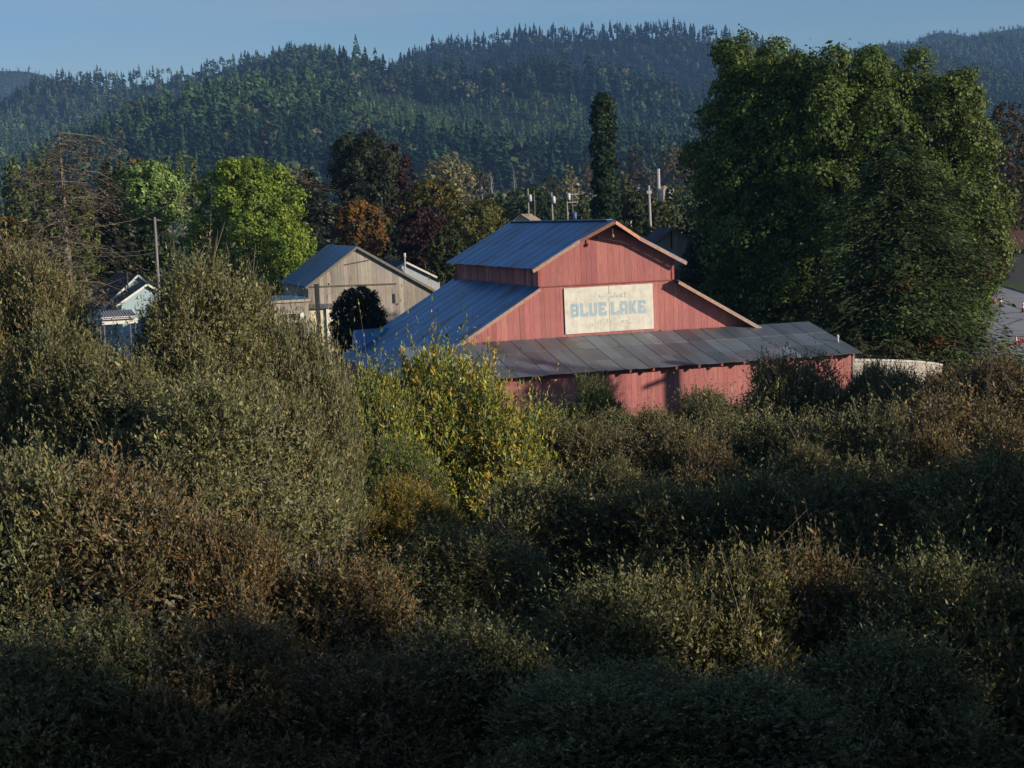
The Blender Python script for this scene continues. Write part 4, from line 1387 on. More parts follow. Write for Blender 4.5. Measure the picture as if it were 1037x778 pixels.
mb = MB(); mb.box(-8.6, -7.8, -2, 0, 0, zb_ + 1.5, (0.66, 0.64, 0.60)); mb.build("shed", M["plain"], ml)
mb = MB(); mb.box(-11.9, -11.4, -2, -1.2, 0, zb_ + 1.5, (0.66, 0.66, 0.64)); mb.build("silo", M["plain"], ml)
# ------------------------------------------------------------------ woodland on the valley floor, far off
def valley_wood(name, label, n, y0, y1, seed, hmin, hmax, pal, q=(-0.36, 0.36), dens=70):
    r = rng_of(seed)
    Y = np.sqrt(r.uniform(y0 ** 2, y1 ** 2, n)); X = Y * r.uniform(q[0], q[1], n)
    Vs, Cs = [], []
    for i in range(n):
        h = r.uniform(hmin, hmax); w = h * r.uniform(0.28, 0.45)
        k = dens
        d = unit(r.normal(0, 1, (k, 3)) + np.array([0, 0, .25]))
        p = d * np.array([w, w, h * 0.42]) * r.uniform(0.6, 1.05, (k, 1)) * (1 - 0.25 * np.maximum(d[:, 2:3], 0)) + np.array([X[i], Y[i], h * 0.56])
        nor = unit(d + r.normal(0, .4, (k, 3)))
        ax = unit(np.cross(nor, r.normal(0, 1, (k, 3))))
        Vs.append(leaf_quads(p - ax * h * .07, ax, nor, np.full(k, h * .15), np.full(k, h * .11)))
        Cs.append(np.array(pal[r.integers(0, len(pal))]) * np.exp(r.normal(0, .15)) * np.exp(r.normal(0, .14, (k, 1))))
    o = link_mesh(name, quads_mesh(name, np.vstack(Vs), np.vstack(Cs)), M["forest"])
    return tag(o, label, "woodland", kind="stuff")
valley_wood("valley_woodland", "grey green and tan woodland on the valley floor below the hills", 900, 620, 1250, 201, 12, 24,
            [(0.126, 0.157, 0.073), (0.157, 0.157, 0.084), (0.210, 0.179, 0.106), (0.073, 0.115, 0.053), (0.190, 0.190, 0.106), (0.252, 0.210, 0.137)])
valley_wood("town_treetops", "dark mixed treetops of the town behind the named trees", 150, 300, 560, 202, 7, 12,
            [(0.06, 0.08, 0.03), (0.09, 0.10, 0.04), (0.12, 0.105, 0.055), (0.05, 0.065, 0.03)], dens=140)

# ------------------------------------------------------------------ town trees
G_DK = [(0.021, 0.034, 0.013), (0.030, 0.048, 0.018), (0.039, 0.057, 0.020)]
G_MD = [(0.048, 0.074, 0.022), (0.066, 0.096, 0.026), (0.084, 0.108, 0.034)]
G_LT = [(0.167, 0.250, 0.075), (0.217, 0.300, 0.100), (0.141, 0.217, 0.067)]
G_YL = [(0.142, 0.219, 0.030), (0.177, 0.250, 0.036), (0.106, 0.181, 0.030), (0.202, 0.234, 0.042)]
G_PP = [(0.100, 0.137, 0.047), (0.127, 0.164, 0.058), (0.155, 0.182, 0.076)]
C_DK = [(0.016, 0.026, 0.014), (0.024, 0.034, 0.018), (0.03, 0.036, 0.02)]
TAN = [(0.270, 0.226, 0.116), (0.234, 0.208, 0.099), (0.306, 0.270, 0.149), (0.198, 0.198, 0.091)]
ORA = [(0.173, 0.078, 0.019), (0.130, 0.074, 0.022), (0.095, 0.083, 0.024), (0.190, 0.101, 0.024)]
AUT = [(0.060, 0.072, 0.020), (0.084, 0.084, 0.022), (0.156, 0.084, 0.022), (0.180, 0.144, 0.033), (0.042, 0.054, 0.017)]
PUR = [(0.045, 0.018, 0.020), (0.058, 0.025, 0.025), (0.036, 0.019, 0.019)]
BEE = [(0.045, 0.024, 0.022), (0.06, 0.03, 0.026), (0.03, 0.022, 0.018)]
OLV = [(0.120, 0.126, 0.033), (0.102, 0.102, 0.033), (0.144, 0.138, 0.044), (0.084, 0.096, 0.028)]

tree("poplar_tree", "columnar poplar at the left edge, leftmost of the three behind the dead conifer", "tree", 10, 150, 250, 17, 178, 'flame', G_PP, 5000, 0.34, seed=301, size=0.42, group="poplars at the left")
tree("poplar_tree", "middle columnar poplar of the three behind the dead conifer", "tree", 29, 154, 250, 13, 184, 'flame', G_PP, 4000, 0.34, seed=302, size=0.42, group="poplars at the left")
tree("poplar_tree", "tallest columnar poplar of the three, directly left of the dead conifer", "tree", 42, 146, 250, 15, 174, 'flame', G_PP, 5000, 0.34, seed=303, size=0.42, group="poplars at the left")
tree("broadleaf_tree", "dark brownish tree filling in under the three poplars at the left edge", "tree", 2, 224, 290, 44, 150, 'round', AUT, 9000, 0.3, seed=304)
tree("broadleaf_tree", "yellow-green leafy tree behind the trunk of the dead conifer", "tree", 72, 185, 300, 30, 152, 'egg', [(0.11, 0.135, 0.03), (0.13, 0.155, 0.034), (0.08, 0.10, 0.026)], 14000, 0.28, seed=305)
conifer("dead_conifer", "tall dying conifer with drooping grey-brown branches at the left", 60, 136, 300, 56, 126, [(0.10, 0.085, 0.06), (0.085, 0.075, 0.05), (0.12, 0.095, 0.066)], seed=306, whorls=17, per=8, spray=0.30, droop=0.34,
        power=0.16, top_frac=0.5, irregular=0.5, quads_per=105, dens=0.8, trunk_col=(0.22, 0.185, 0.15), branch=0.010)
conifer("dark_conifer", "dark conifer with a grey tip between the dead conifer and the light green tree", 106, 164, 270, 26, 168, C_DK + [(0.06, 0.055, 0.045)], seed=307, whorls=22, spray=0.8)
tree("broadleaf_tree", "light green round-headed tree left of the grey utility pole", "tree", 152, 169, 226, 37, 160, 'round', G_LT, 16000, 0.30, seed=308, lobes=34, size=0.30, clump=0.42)
tree("broadleaf_tree", "very dark tree below the light green round-headed tree", "tree", 128, 212, 292, 48, 170, 'round', G_DK, 13000, 0.34, seed=309)
tree("broadleaf_tree", "dark brownish tree peeping over the light green round-headed tree", "tree", 130, 161, 215, 26, 200, 'round', AUT, 5000, 0.34, seed=310)
tree("poplar_tree", "left one of the three grey-green poplars behind the light green tree", "tree", 170, 154, 230, 9, 222, 'flame', G_PP, 3000, 0.36, seed=311, size=0.45, group="grey-green poplars")
tree("poplar_tree", "middle and tallest of the three grey-green poplars", "tree", 181, 150, 230, 10, 226, 'flame', G_PP, 3200, 0.36, seed=312, size=0.45, group="grey-green poplars")
tree("poplar_tree", "right one of the three grey-green poplars, next to the yellow-green tree", "tree", 194, 155, 232, 9, 220, 'flame', G_PP, 3000, 0.36, seed=313, size=0.45, group="grey-green poplars")
tree("broadleaf_tree", "big sunlit yellow-green tree left of the grey barn", "tree", 251, 158, 318, 70, 150, 'egg', G_YL, 52000, 0.25, seed=314, lobes=46, size=0.24, clump=0.5, up=0.6)
conifer("dark_cedar", "wide dark cedar with flat layered branches behind the yellow-green tree", 312, 176, 268, 42, 196, C_DK, seed=315, whorls=13, per=14, spray=1.0, droop=0.10, power=0.35, irregular=0.3)
tree("broadleaf_tree", "pale dusty tree low at the hill foot behind the dark cedar", "tree", 304, 171, 200, 20, 420, 'round', TAN, 2500, 0.6, seed=316)
tree("broadleaf_tree", "tall dark green tree on a pale forked trunk behind the grey barn", "tree", 366, 137, 212, 38, 200, 'round', [(0.035, 0.045, 0.022), (0.045, 0.055, 0.028), (0.028, 0.036, 0.02)], 15000, 0.34, seed=317, lobes=34, size=0.26, clump=0.55, trunk_col=(0.42, 0.36, 0.28), trunk_r=0.42)
tree("beech_tree", "dark purple-brown beech right of the tall tree on the pale trunk", "tree", 398, 147, 248, 26, 214, 'egg', BEE, 11000, 0.36, seed=318)
tree("autumn_tree", "orange autumn tree behind the ridge of the grey barn", "tree", 364, 204, 262, 32, 176, 'round', ORA, 13000, 0.28, seed=319, lobes=30, size=0.28)
tree("autumn_tree", "dark green tree turning orange and yellow on top behind the plum-red tree", "tree", 434, 184, 262, 40, 192, 'round', AUT, 16000, 0.30, seed=320, lobes=34, size=0.28)
tree("plum_tree", "dark plum-red tree between the grey barn and the red barn roof", "tree", 428, 212, 280, 32, 166, 'round', PUR, 11000, 0.28, seed=321)
tree("broadleaf_tree", "olive green round tree left of the red barn ridge", "tree", 484, 204, 275, 36, 168, 'round', OLV, 16000, 0.22, seed=322, lobes=36, size=0.24)
tree("broadleaf_tree", "mid green bush at the left eave of the red barn roof", "tree", 452, 232, 290, 22, 148, 'round', [(0.05, 0.065, 0.022), (0.06, 0.075, 0.028)], 8000, 0.24, seed=323)
tree("broadleaf_tree", "very dark green tree behind the pale house right of the grey barn", "tree", 402, 222, 300, 34, 180, 'round', G_DK, 9000, 0.32, seed=324)
tree("broadleaf_tree", "pale tan willow-like tree in front of the hill foot above the autumn tree", "tree", 452, 161, 216, 32, 400, 'round', TAN + [(0.10, 0.11, 0.05)], 9000, 0.52, seed=325, lobes=30, size=0.28)
tree("broadleaf_tree", "greyish tree just right of the pale tan willow-like tree", "tree", 482, 172, 216, 18, 440, 'round', [(0.08, 0.085, 0.05), (0.10, 0.10, 0.06)], 4000, 0.55, seed=326)
bare_tree("bare_tree", "small bare white-branched tree left of the larger bare one", 499, 171, 9, 500, seed=27, col=(0.36, 0.33, 0.30), depth=4)
bare_tree("bare_tree", "larger bare white-branched tree at the hill foot above the barn ridge", 521, 167, 12, 480, seed=28, col=(0.46, 0.43, 0.40), depth=4, base_r=0.5)
tree("broadleaf_tree", "dark green rounded tree behind the barn ridge, left of the ridge poles", "tree", 534, 192, 236, 36, 290, 'round', [(0.035, 0.06, 0.02), (0.05, 0.08, 0.025), (0.03, 0.045, 0.018)], 13000, 0.36, seed=329, lobes=34)
tree("broadleaf_tree", "light green tree at the ridge's left end behind the olive tree", "tree", 500, 197, 236, 16, 300, 'round', [(0.07, 0.09, 0.03), (0.06, 0.08, 0.03)], 4000, 0.4, seed=330)
tree("broadleaf_tree", "green-tan tree between the ridge poles and the bare trees", "tree", 557, 176, 225, 16, 430, 'egg', [(0.09, 0.09, 0.045), (0.11, 0.105, 0.05), (0.07, 0.08, 0.035)], 4500, 0.5, seed=331)
tree("broadleaf_tree", "tan leaning tree left of the ivy column", "tree", 576, 166, 215, 13, 470, 'flame', TAN, 4000, 0.55, seed=332)
tree("broadleaf_tree", "brownish tree touching the ivy column on its left", "tree", 594, 163, 225, 13, 500, 'egg', [(0.10, 0.085, 0.05), (0.12, 0.10, 0.06)], 4000, 0.55, seed=333)
tree("broadleaf_tree", "dark green tree behind the ridge poles left of the ivy column", "tree", 583, 200, 232, 20, 300, 'round', G_MD, 5500, 0.38, seed=334)
tree("ivy_column", "tall narrow dark green ivy-clad column tree behind the barn ridge", "tree", 609, 94, 232, 15.5, 205, 'column', [(0.016, 0.034, 0.014), (0.024, 0.046, 0.018), (0.03, 0.052, 0.02)], 20000, 0.34, seed=335, lobes=34, size=0.55, clump=0.4, width=0.7)
conifer("dark_conifer", "dark brownish conifer far behind, right of the ivy column", 641, 147, 215, 16, 560, [(0.045, 0.05, 0.03), (0.06, 0.055, 0.035)], seed=336, whorls=16, spray=1.7, power=0.6)
tree("broadleaf_tree", "olive tan tree directly right of the ivy column", "tree", 630, 174, 226, 15, 360, 'egg', [(0.09, 0.095, 0.035), (0.12, 0.115, 0.045)], 4500, 0.45, seed=337)
tree("broadleaf_tree", "tan brown round tree behind the pale mill stack", "tree", 684, 149, 205, 24, 700, 'round', [(0.12, 0.09, 0.05), (0.10, 0.085, 0.045), (0.14, 0.105, 0.06)], 7000, 0.8, seed=338)
tree("broadleaf_tree", "greyish tan tree in front left of the mill stack", "tree", 652, 168, 205, 14, 640, 'round', [(0.10, 0.09, 0.055), (0.085, 0.085, 0.05)], 3000, 0.8, seed=339)
tree("broadleaf_tree", "dark green tree left of the tall pale pole behind the barn gable", "tree", 643, 194, 248, 27, 215, 'round', [(0.028, 0.042, 0.014), (0.04, 0.056, 0.018), (0.06, 0.07, 0.022)], 10000, 0.32, seed=340, lobes=30)
tree("broadleaf_tree", "yellow-green tree right of the tall pale pole", "tree", 672, 203, 248, 18, 225, 'round', [(0.08, 0.095, 0.025), (0.06, 0.08, 0.022)], 6000, 0.32, seed=341)
tree("broadleaf_tree", "bright mid-green tree between the mill and the giant tree", "tree", 688, 188, 226, 20, 330, 'round', [(0.06, 0.095, 0.028), (0.05, 0.08, 0.025)], 6000, 0.42, seed=342)
tree("broadleaf_tree", "nearly black tree behind the dark shed", "tree", 706, 205, 300, 26, 172, 'round', G_DK, 10000, 0.32, seed=343)
tree("shrub", "dull red shrub right of the dark shed", "shrub", 714, 236, 285, 12, 124, 'round', [(0.07, 0.025, 0.022), (0.055, 0.028, 0.022)], 3500, 0.22, seed=344)
conifer("young_conifer", "small bluish young conifer in front of the dark shed", 698, 246, 296, 13, 122, [(0.05, 0.065, 0.035), (0.065, 0.08, 0.045)], seed=345, whorls=15, spray=0.4)
tree("shrub", "light green sapling just over the right slope of the barn roof", "shrub", 659, 226, 262, 9, 140, 'egg', [(0.08, 0.10, 0.045), (0.065, 0.085, 0.035)], 2500, 0.2, seed=346)
tree("shrub", "brown and straw coloured shrub right of the board fence", "shrub", 716, 280, 320, 18, 122, 'round', [(0.10, 0.075, 0.04), (0.12, 0.09, 0.05), (0.06, 0.06, 0.03)], 4500, 0.2, seed=347)
tree("round_shrub", "dense dark green round shrub in front of the grey barn", "shrub", 362, 293, 375, 33, 108, 'egg', [(0.014, 0.026, 0.012), (0.018, 0.032, 0.014)], 45000, 0.15, seed=348, lobes=90, size=0.34, clump=0.22, width=0.5)
tree("broadleaf_tree", "brown autumn tree at the right edge behind the giant trees", "tree", 1022, 101, 240, 34, 238, 'round', [(0.075, 0.055, 0.03), (0.06, 0.05, 0.03), (0.09, 0.065, 0.035)], 15000, 0.34, seed=349, lobes=34, trunk_col=(0.15, 0.075, 0.05), trunk_r=0.6)
tree("broadleaf_tree", "dark green lower tree at the right edge over the lot", "tree", 1012, 178, 252, 24, 242, 'round', G_DK, 8000, 0.34, seed=350)
tree("broadleaf_tree", "black-green tree behind the brown roofed house at the right edge", "tree", 1052, 160, 245, 36, 262, 'round', G_DK, 8000, 0.4, seed=351)

# the giant trees at the right: three broadleaf crowns and a conifer in front
BIG = [(0.067, 0.108, 0.022), (0.092, 0.133, 0.031), (0.116, 0.152, 0.039), (0.056, 0.089, 0.020)]
tree("maple_tree", "giant dark green tree with the tallest tip, leftmost of the giant trees", "tree", 766, 29, 380, 82, 122, 'giant', BIG, 150000, 0.24, seed=361, lobes=95, size=0.22, clump=0.6, up=0.5, trunk_r=0.7, group="giant trees right of the barn")
tree("maple_tree", "giant tree with a broad rounded top, middle one of the giant trees", "tree", 842, 34, 380, 80, 118, 'giant', BIG, 130000, 0.24, seed=362, lobes=90, size=0.22, clump=0.6, up=0.5, trunk_r=0.7, group="giant trees right of the barn")
tree("maple_tree", "giant sunlit tree overhanging the lot, rightmost of the giant trees", "tree", 929, 54, 378, 90, 121, 'giant', BIG + [(0.11, 0.135, 0.04)], 150000, 0.24, seed=363, lobes=95, size=0.21, clump=0.6, up=0.4, trunk_r=0.7, group="giant trees right of the barn")
conifer("giant_conifer", "tall conifer with rusty brown tips standing in front of the giant broadleaf trees", 910, 128, 388, 84, 107, [(0.05, 0.078, 0.026), (0.062, 0.09, 0.03), (0.045, 0.076, 0.024), (0.14, 0.07, 0.03)], weights=[4, 4, 3, 0.3],
        seed=364, whorls=46, per=13, spray=0.38, droop=0.22, power=0.46, irregular=0.34, quads_per=210, branch=0.007)
conifer("young_conifer", "short bluish conifer at the foot of the giant conifer above the tank wall", 868, 334, 372, 17, 101, [(0.055, 0.07, 0.035), (0.07, 0.08, 0.04)], seed=365, whorls=14, spray=0.32)
tree("shrub", "low olive shrub along the tank wall under the giant conifer", "shrub", 905, 344, 374, 28, 102, 'dome', [(0.055, 0.062, 0.025), (0.07, 0.07, 0.03)], 6000, 0.16, seed=366)
tree("shrub", "small dark bush on a thin stem at the left edge of the lot", "shrub", 998, 287, 306, 9, 186, 'round', [(0.045, 0.05, 0.022), (0.055, 0.05, 0.025)], 1800, 0.26, seed=367)
tree("hedge_shrub", "low sunlit green hedge at the far end of the lot", "shrub", 1013, 274, 281, 8, 222, 'dome', [(0.075, 0.10, 0.03), (0.09, 0.11, 0.035)], 1500, 0.22, seed=368)
tree("shrub", "straw coloured bush below the trunk of the brown autumn tree", "shrub", 1012, 256, 278, 9, 226, 'round', [(0.13, 0.09, 0.05), (0.11, 0.085, 0.045)], 1800, 0.26, seed=369)

# ------------------------------------------------------------------ the willow thicket
WO = [(0.142, 0.150, 0.052), (0.169, 0.168, 0.066), (0.109, 0.121, 0.042), (0.208, 0.192, 0.088), (0.188, 0.128, 0.052)]
WB = [(0.194, 0.123, 0.053), (0.151, 0.109, 0.045), (0.124, 0.115, 0.043), (0.230, 0.132, 0.053), (0.098, 0.092, 0.035)]
WY = [(0.274, 0.292, 0.044), (0.348, 0.281, 0.038), (0.156, 0.231, 0.040), (0.101, 0.172, 0.038), (0.403, 0.281, 0.030)]
WG = [(0.066, 0.108, 0.018), (0.091, 0.127, 0.020), (0.141, 0.139, 0.022)]
def willow_proto(key, H, pal, weights, seed, twigs=7600, per=13, leaf=0.040, lobes=46, shape='dome'):
    r = rng_of(seed)
    C, Rd = make_lobes(shape, 1.0, H, lobes, r, 0.27)
    # ragged outline: lobes pushed in and out, some shoots carried well above the rest
    k_ = r.uniform(0.66, 1.24, (len(C), 1))
    C = C * np.concatenate([k_, k_, 0.74 + 0.30 * r.random((len(C), 1))], 1)
    Rd = Rd * r.uniform(0.7, 1.3, len(Rd))
    Mc = int(twigs * 2.8)
    idx = r.choice(len(C), Mc, p=Rd ** 2 / (Rd ** 2).sum())
    d = unit(r.normal(0, 1, (Mc, 3)) + np.array([0, 0, 0.3]))
    P = C[idx] + d * (Rd[idx] * (1 - np.abs(r.normal(0, 0.30, Mc))))[:, None]
    dist = np.linalg.norm(P[:, None, :] - C[None], axis=2) / Rd[None]
    dist[np.arange(Mc), idx] = 9
    keep = ((dist.min(1) > 0.70) | (r.random(Mc) < 0.2)) & (P[:, 2] > 0.02)
    hole = fbm(P[:, 0] * 3.1 + P[:, 2] * 1.7, P[:, 1] * 3.1 - P[:, 2] * 2.3, seed, 2)
    keep &= (hole > -0.18) | (r.random(Mc) < 0.18)
    P, d = P[keep][:twigs], d[keep][:twigs]
    Mc = len(P)
    T = unit(d * 0.5 + np.array([0, 0, 0.8]) + r.normal(0, 0.36, (Mc, 3)))
    ln = 0.14 * np.exp(r.normal(0, 0.4, Mc))
    hi = P[:, 2] > np.percentile(P[:, 2], 55)
    spr = (r.random(Mc) < 0.10) & hi
    ln = np.where(spr, ln * r.uniform(1.6, 3.0, Mc), ln)
    # a few long leafy shoots standing clear of the crown
    top_i = np.where(P[:, 2] > np.percentile(P[:, 2], 70))[0]
    si = r.choice(top_i, 130)
    P = np.vstack([P, P[si]]); d = np.vstack([d, d[si]])
    T = np.vstack([T, unit(np.array([0, 0, 1.0]) + d[si] * 0.3 + r.normal(0, 0.2, (130, 3)))])
    ln = np.concatenate([ln, r.uniform(0.25, 0.5, 130)])
    Mc = len(P)
    cnt = np.full(Mc, per); cnt[-130:] = 22
    ci = np.repeat(np.arange(Mc), cnt)
    n = len(ci)
    s = r.random(n)
    pos = P[ci] + T[ci] * (s * ln[ci])[:, None]
    radial = unit(np.cross(T[ci], r.normal(0, 1, (n, 3))))
    ax = unit(T[ci] * 0.75 + radial * 0.6 + r.normal(0, 0.15, (n, 3)))
    nor = unit(np.cross(ax, np.cross(radial, T[ci])) + r.normal(0, 0.5, (n, 3)) + d[ci] * 0.35)
    tone = pick_cols(pal, Mc, r, weights, 0.32)
    own = pick_cols(pal, n, r, weights, 0.3)
    mx = (r.random(n) < 0.6)[:, None]
    col = np.where(mx, tone[ci] * np.exp(r.normal(0, 0.25, (n, 1))), own)
    sz = leaf * np.exp(r.normal(0, 0.3, n)) * (1.05 - 0.35 * s)
    V = [leaf_quads(pos, ax, nor, sz, sz * 0.36)]
    Cc = [col]
    # larger filler leaves inside the crown, coloured slightly darker
    m_ = 9000
    ii = r.choice(len(C), m_, p=Rd ** 2 / (Rd ** 2).sum())
    dd = unit(r.normal(0, 1, (m_, 3)))
    pp = C[ii] + dd * (Rd[ii] * r.uniform(0.35, 0.8, m_))[:, None]
    ok = pp[:, 2] > 0.0
    pp, dd = pp[ok], dd[ok]
    V.append(leaf_quads(pp, r.normal(0, 1, pp.shape), dd + r.normal(0, .5, pp.shape), np.full(len(pp), .075), np.full(len(pp), .03)))
    Cc.append(pick_cols(pal, len(pp), r, weights, 0.2) * 0.9)
    crown = quads_mesh("willow_crown_" + key, np.vstack(V), np.vstack(Cc))
    # twigs and stems
    mb = MB()
    for k in range(0, Mc, 5):
        p, q_ = P[k] - T[k] * ln[k] * 0.5, P[k] + T[k] * ln[k]
        sd = unit(np.cross(T[k], r.normal(0, 1, 3))) * 0.0024
        c_ = (0.17, 0.13, 0.10) if r.random() < .5 else (0.24, 0.20, 0.16)
        mb.poly([p - sd, p + sd, q_ + sd * .4, q_ - sd * .4], c_)
    stems = mb
    for i in range(16):
        c0 = C[r.integers(0, len(C) - 6)]
        a0 = np.array([r.normal(0, .08), r.normal(0, .08), 0.0])
        b0 = c0 * np.array([.95, .95, .98])
        md = a0 * .45 + b0 * .55 + np.array([r.normal(0, .06), r.normal(0, .06), -.03])
        mb.tube([a0, md, b0, b0 + unit(b0 - md) * .25], [.018, .012, .007, .002], 5, (0.16, 0.13, 0.105), cap=False)
        # pale bare canes that reach the outside of the crown
        c1 = C[r.integers(0, len(C) - 6)] * r.uniform(1.0, 1.12)
        m1 = c1 * np.array([.75, .75, .6])
        cc_ = (0.30, 0.25, 0.20) if i % 2 else (0.24, 0.19, 0.15)
        e1 = c1 + unit(c1 * np.array([1, 1, .2]) + np.array([0, 0, .5]) + r.normal(0, .35, 3)) * r.uniform(.15, .4)
        mb.tube([m1, c1, e1], [.007, .005, .0015], 4, cc_, cap=False)
        for j in range(3):
            b1 = c1 + (e1 - c1) * r.uniform(0, .7)
            e2 = b1 + unit(e1 - c1 + r.normal(0, .5, 3)) * r.uniform(.1, .25)
            mb.tube([b1, e2], [.003, .001], 3, cc_, cap=False)
        for j in range(5):
            f = r.uniform(.4, 1.0)
            b1 = md + (b0 - md) * f
            e1 = b1 + unit(r.normal(0, .6, 3) + np.array([0, 0, .8])) * r.uniform(.15, .4)
            mb.tube([b1, (b1 + e1) / 2 + r.normal(0, .02, 3), e1], [.006, .004, .0015], 4, (0.20, 0.165, 0.13), cap=False)
    stem_me = mb.mesh("willow_stems_" + key)
    crown.materials.append(M["willow_leaf"]); stem_me.materials.append(M["bark"])
    return crown, stem_me, H
PR = {
    "olive": willow_proto("olive", 1.45, WO, [3, 3, 2, 2.2, 0.8], 401),
    "olive_b": willow_proto("olive_b", 1.5, WO, [3, 2, 3, 1.6, 1.5], 402, lobes=52),
    "brown": willow_proto("brown", 1.45, WB, [3, 3, 2, 2, 2], 403),
    "tall": willow_proto("tall", 2.1, WO, [3, 3, 2, 2.5, 1.6], 404, lobes=60, twigs=9500),
    "yellow": willow_proto("yellow", 1.5, WY, [3, 2.6, 2.2, 1.4, 1.8], 405, twigs=8000, lobes=50),
    "green": willow_proto("green", 1.4, WG, [2, 2, 2], 406, twigs=5200),
}
def willow(label, px, ytop, ybot, Y, R, kind="olive", rot=0.0, tint=(1, 1, 1), name="willow", group="willows in the foreground thicket", cat="willow", X=None):
    if X is None:
        t = at(px, ytop, Y); x, zt_ = t.x, t.z
        zb_ = max(0.0, at(px, ybot, Y).z)
    else:
        x, zt_, zb_ = X, ytop, ybot
    cm, sm, H = PR[kind]
    root = empty(name, (x, Y, 0), rot, label, cat, group)
    c = bpy.data.objects.new("crown", cm); COL.objects.link(c); c.parent = root
    c.scale = (R * 1.15, R * 1.15, (zt_ - zb_) / (H * 1.04)); c.location = (0, 0, zb_)
    c.color = (tint[0], tint[1], tint[2], 1)
    s = bpy.data.objects.new("stems", sm); COL.objects.link(s); s.parent = root
    s.scale = (R, R, zt_ / (H * 1.04))
    if zb_ > 0.2:
        s.scale = c.scale; s.location = c.location
        mb = MB(); r = random.Random(int(px * 7 + ytop))
        for k in range(5):
            a = r.uniform(0, 6.28); b = r.uniform(0, 6.28)
            mb.tube([(.5 * math.cos(a), .5 * math.sin(a), -.1), (.35 * R * math.cos(b) * .5, .35 * R * math.sin(b) * .5, zb_ * .6), (R * .3 * math.cos(b), R * .3 * math.sin(b), zb_ + .12 * (zt_ - zb_))], [.11, .08, .05], 6, (0.17, 0.14, 0.11))
        mb.build("trunk", M["bark"], root)
    return root

W = willow
# against the barn
W("grey-olive willow whose sprigs reach over the right half of the shed wall", 800, 366, 480, 73.5, 2.7, "olive_b", 0.4)
W("small willow sprig clump before the shed wall left of the taller olive willow", 716, 397, 480, 72, 1.9, "olive", 1.1)
W("low olive willow under the shaded left part of the shed wall", 640, 418, 480, 70, 2.3, "olive_b", 2.3)
W("dark climbing bush against the left part of the red shed wall", 600, 384, 470, 77.5, 1.5, "green", 0.7)
W("willow right beside the barn's right corner in front of the tank wall", 884, 371, 470, 73, 1.7, "olive", 3.0)
W("brownish willow in front of the right end of the tank wall", 962, 377, 470, 67, 2.2, "brown", 3.6, (0.85, 0.85, 0.85))
W("brown-tipped willow at the right edge just below the lot", 1025, 366, 470, 62, 2.6, "brown", 4.4, (0.8, 0.8, 0.8))
W("low olive willow in front of the middle of the tank wall", 914, 378, 470, 70, 1.5, "olive", 5.5)
# yellow shrubs
Y_ = dict(name="yellow_shrub", group="yellow leaved shrubs below the barn", cat="shrub")
W("large golden yellow shrub in front of the barn's left wing roof", 448, 359, 590, 57, 3.2, "yellow", 0.2, **Y_)
W("yellow-green shrub right of the large golden one, below the shed's shaded wall", 545, 416, 580, 60, 2.1, "yellow", 2.2, (0.8, 0.9, 0.95), **Y_)
W("yellow-green shrub left of the large golden one at the barn's lower eave", 376, 378, 580, 55, 2.0, "yellow", 4.0, (0.85, 0.95, 0.95), **Y_)
W("bright green shrub low in front of the large golden one", 400, 448, 560, 52, 1.6, "green", 1.0, name="green_shrub", group="yellow leaved shrubs below the barn", cat="shrub")
W("low orange-tinged shrub at the lower edge of the large golden one", 405, 486, 560, 49.5, 1.4, "yellow", 5.0, (0.9, 0.7, 0.7), **Y_)
# middle belt
W("olive willow between the yellow shrubs and the middle of the thicket", 590, 432, 540, 59, 2.2, "olive_b", 0.9, (0.9, 0.85, 0.8))
W("olive brown willow right of the middle of the thicket below the shed wall", 662, 434, 560, 58, 3.0, "brown", 1.9, (0.8, 0.9, 0.9))
W("dense olive willow below the right half of the shed wall", 765, 424, 560, 60, 3.1, "olive", 2.7)
W("dark olive willow below the barn's right corner", 868, 420, 560, 57, 3.0, "olive_b", 3.3, (0.8, 0.8, 0.8))
W("dark brown-green willow under the right edge of the lot", 985, 410, 560, 52, 3.2, "brown", 4.1)
W("very dark willow left of centre below the bright green shrub", 470, 540, 640, 43, 2.3, "olive_b", 5.1)
W("very dark willow at the centre of the thicket", 555, 492, 640, 47, 2.8, "olive", 0.3)
W("very dark willow right of the thicket's centre", 660, 496, 640, 46, 2.8, "olive_b", 1.4)
W("dark willow with bare pale twigs below the dense olive willow", 765, 486, 640, 46, 2.8, "olive", 2.6)
W("dark willow in deep shade right of the bare pale twigs", 870, 480, 640, 45, 2.8, "olive_b", 3.9)
W("dark willow in deep shade at the right edge of the photo", 985, 474, 640, 42, 2.9, "olive", 4.9)
W("small olive willow standing out of the shade below the barn's right corner", 820, 448, 560, 53, 1.5, "tall", 0.2)
W("small brown willow standing out of the shade near the right edge", 935, 436, 560, 50, 1.5, "brown", 1.2)
W("small olive willow standing out of the shade right of the yellow shrubs", 620, 462, 560, 53, 1.4, "tall", 2.8)
W("small brownish willow below the middle of the shed wall", 715, 450, 560, 55, 1.5, "brown", 3.8)
W("narrow brown willow at the right edge in the dark belt", 1020, 452, 600, 46, 1.3, "brown", 5.0)
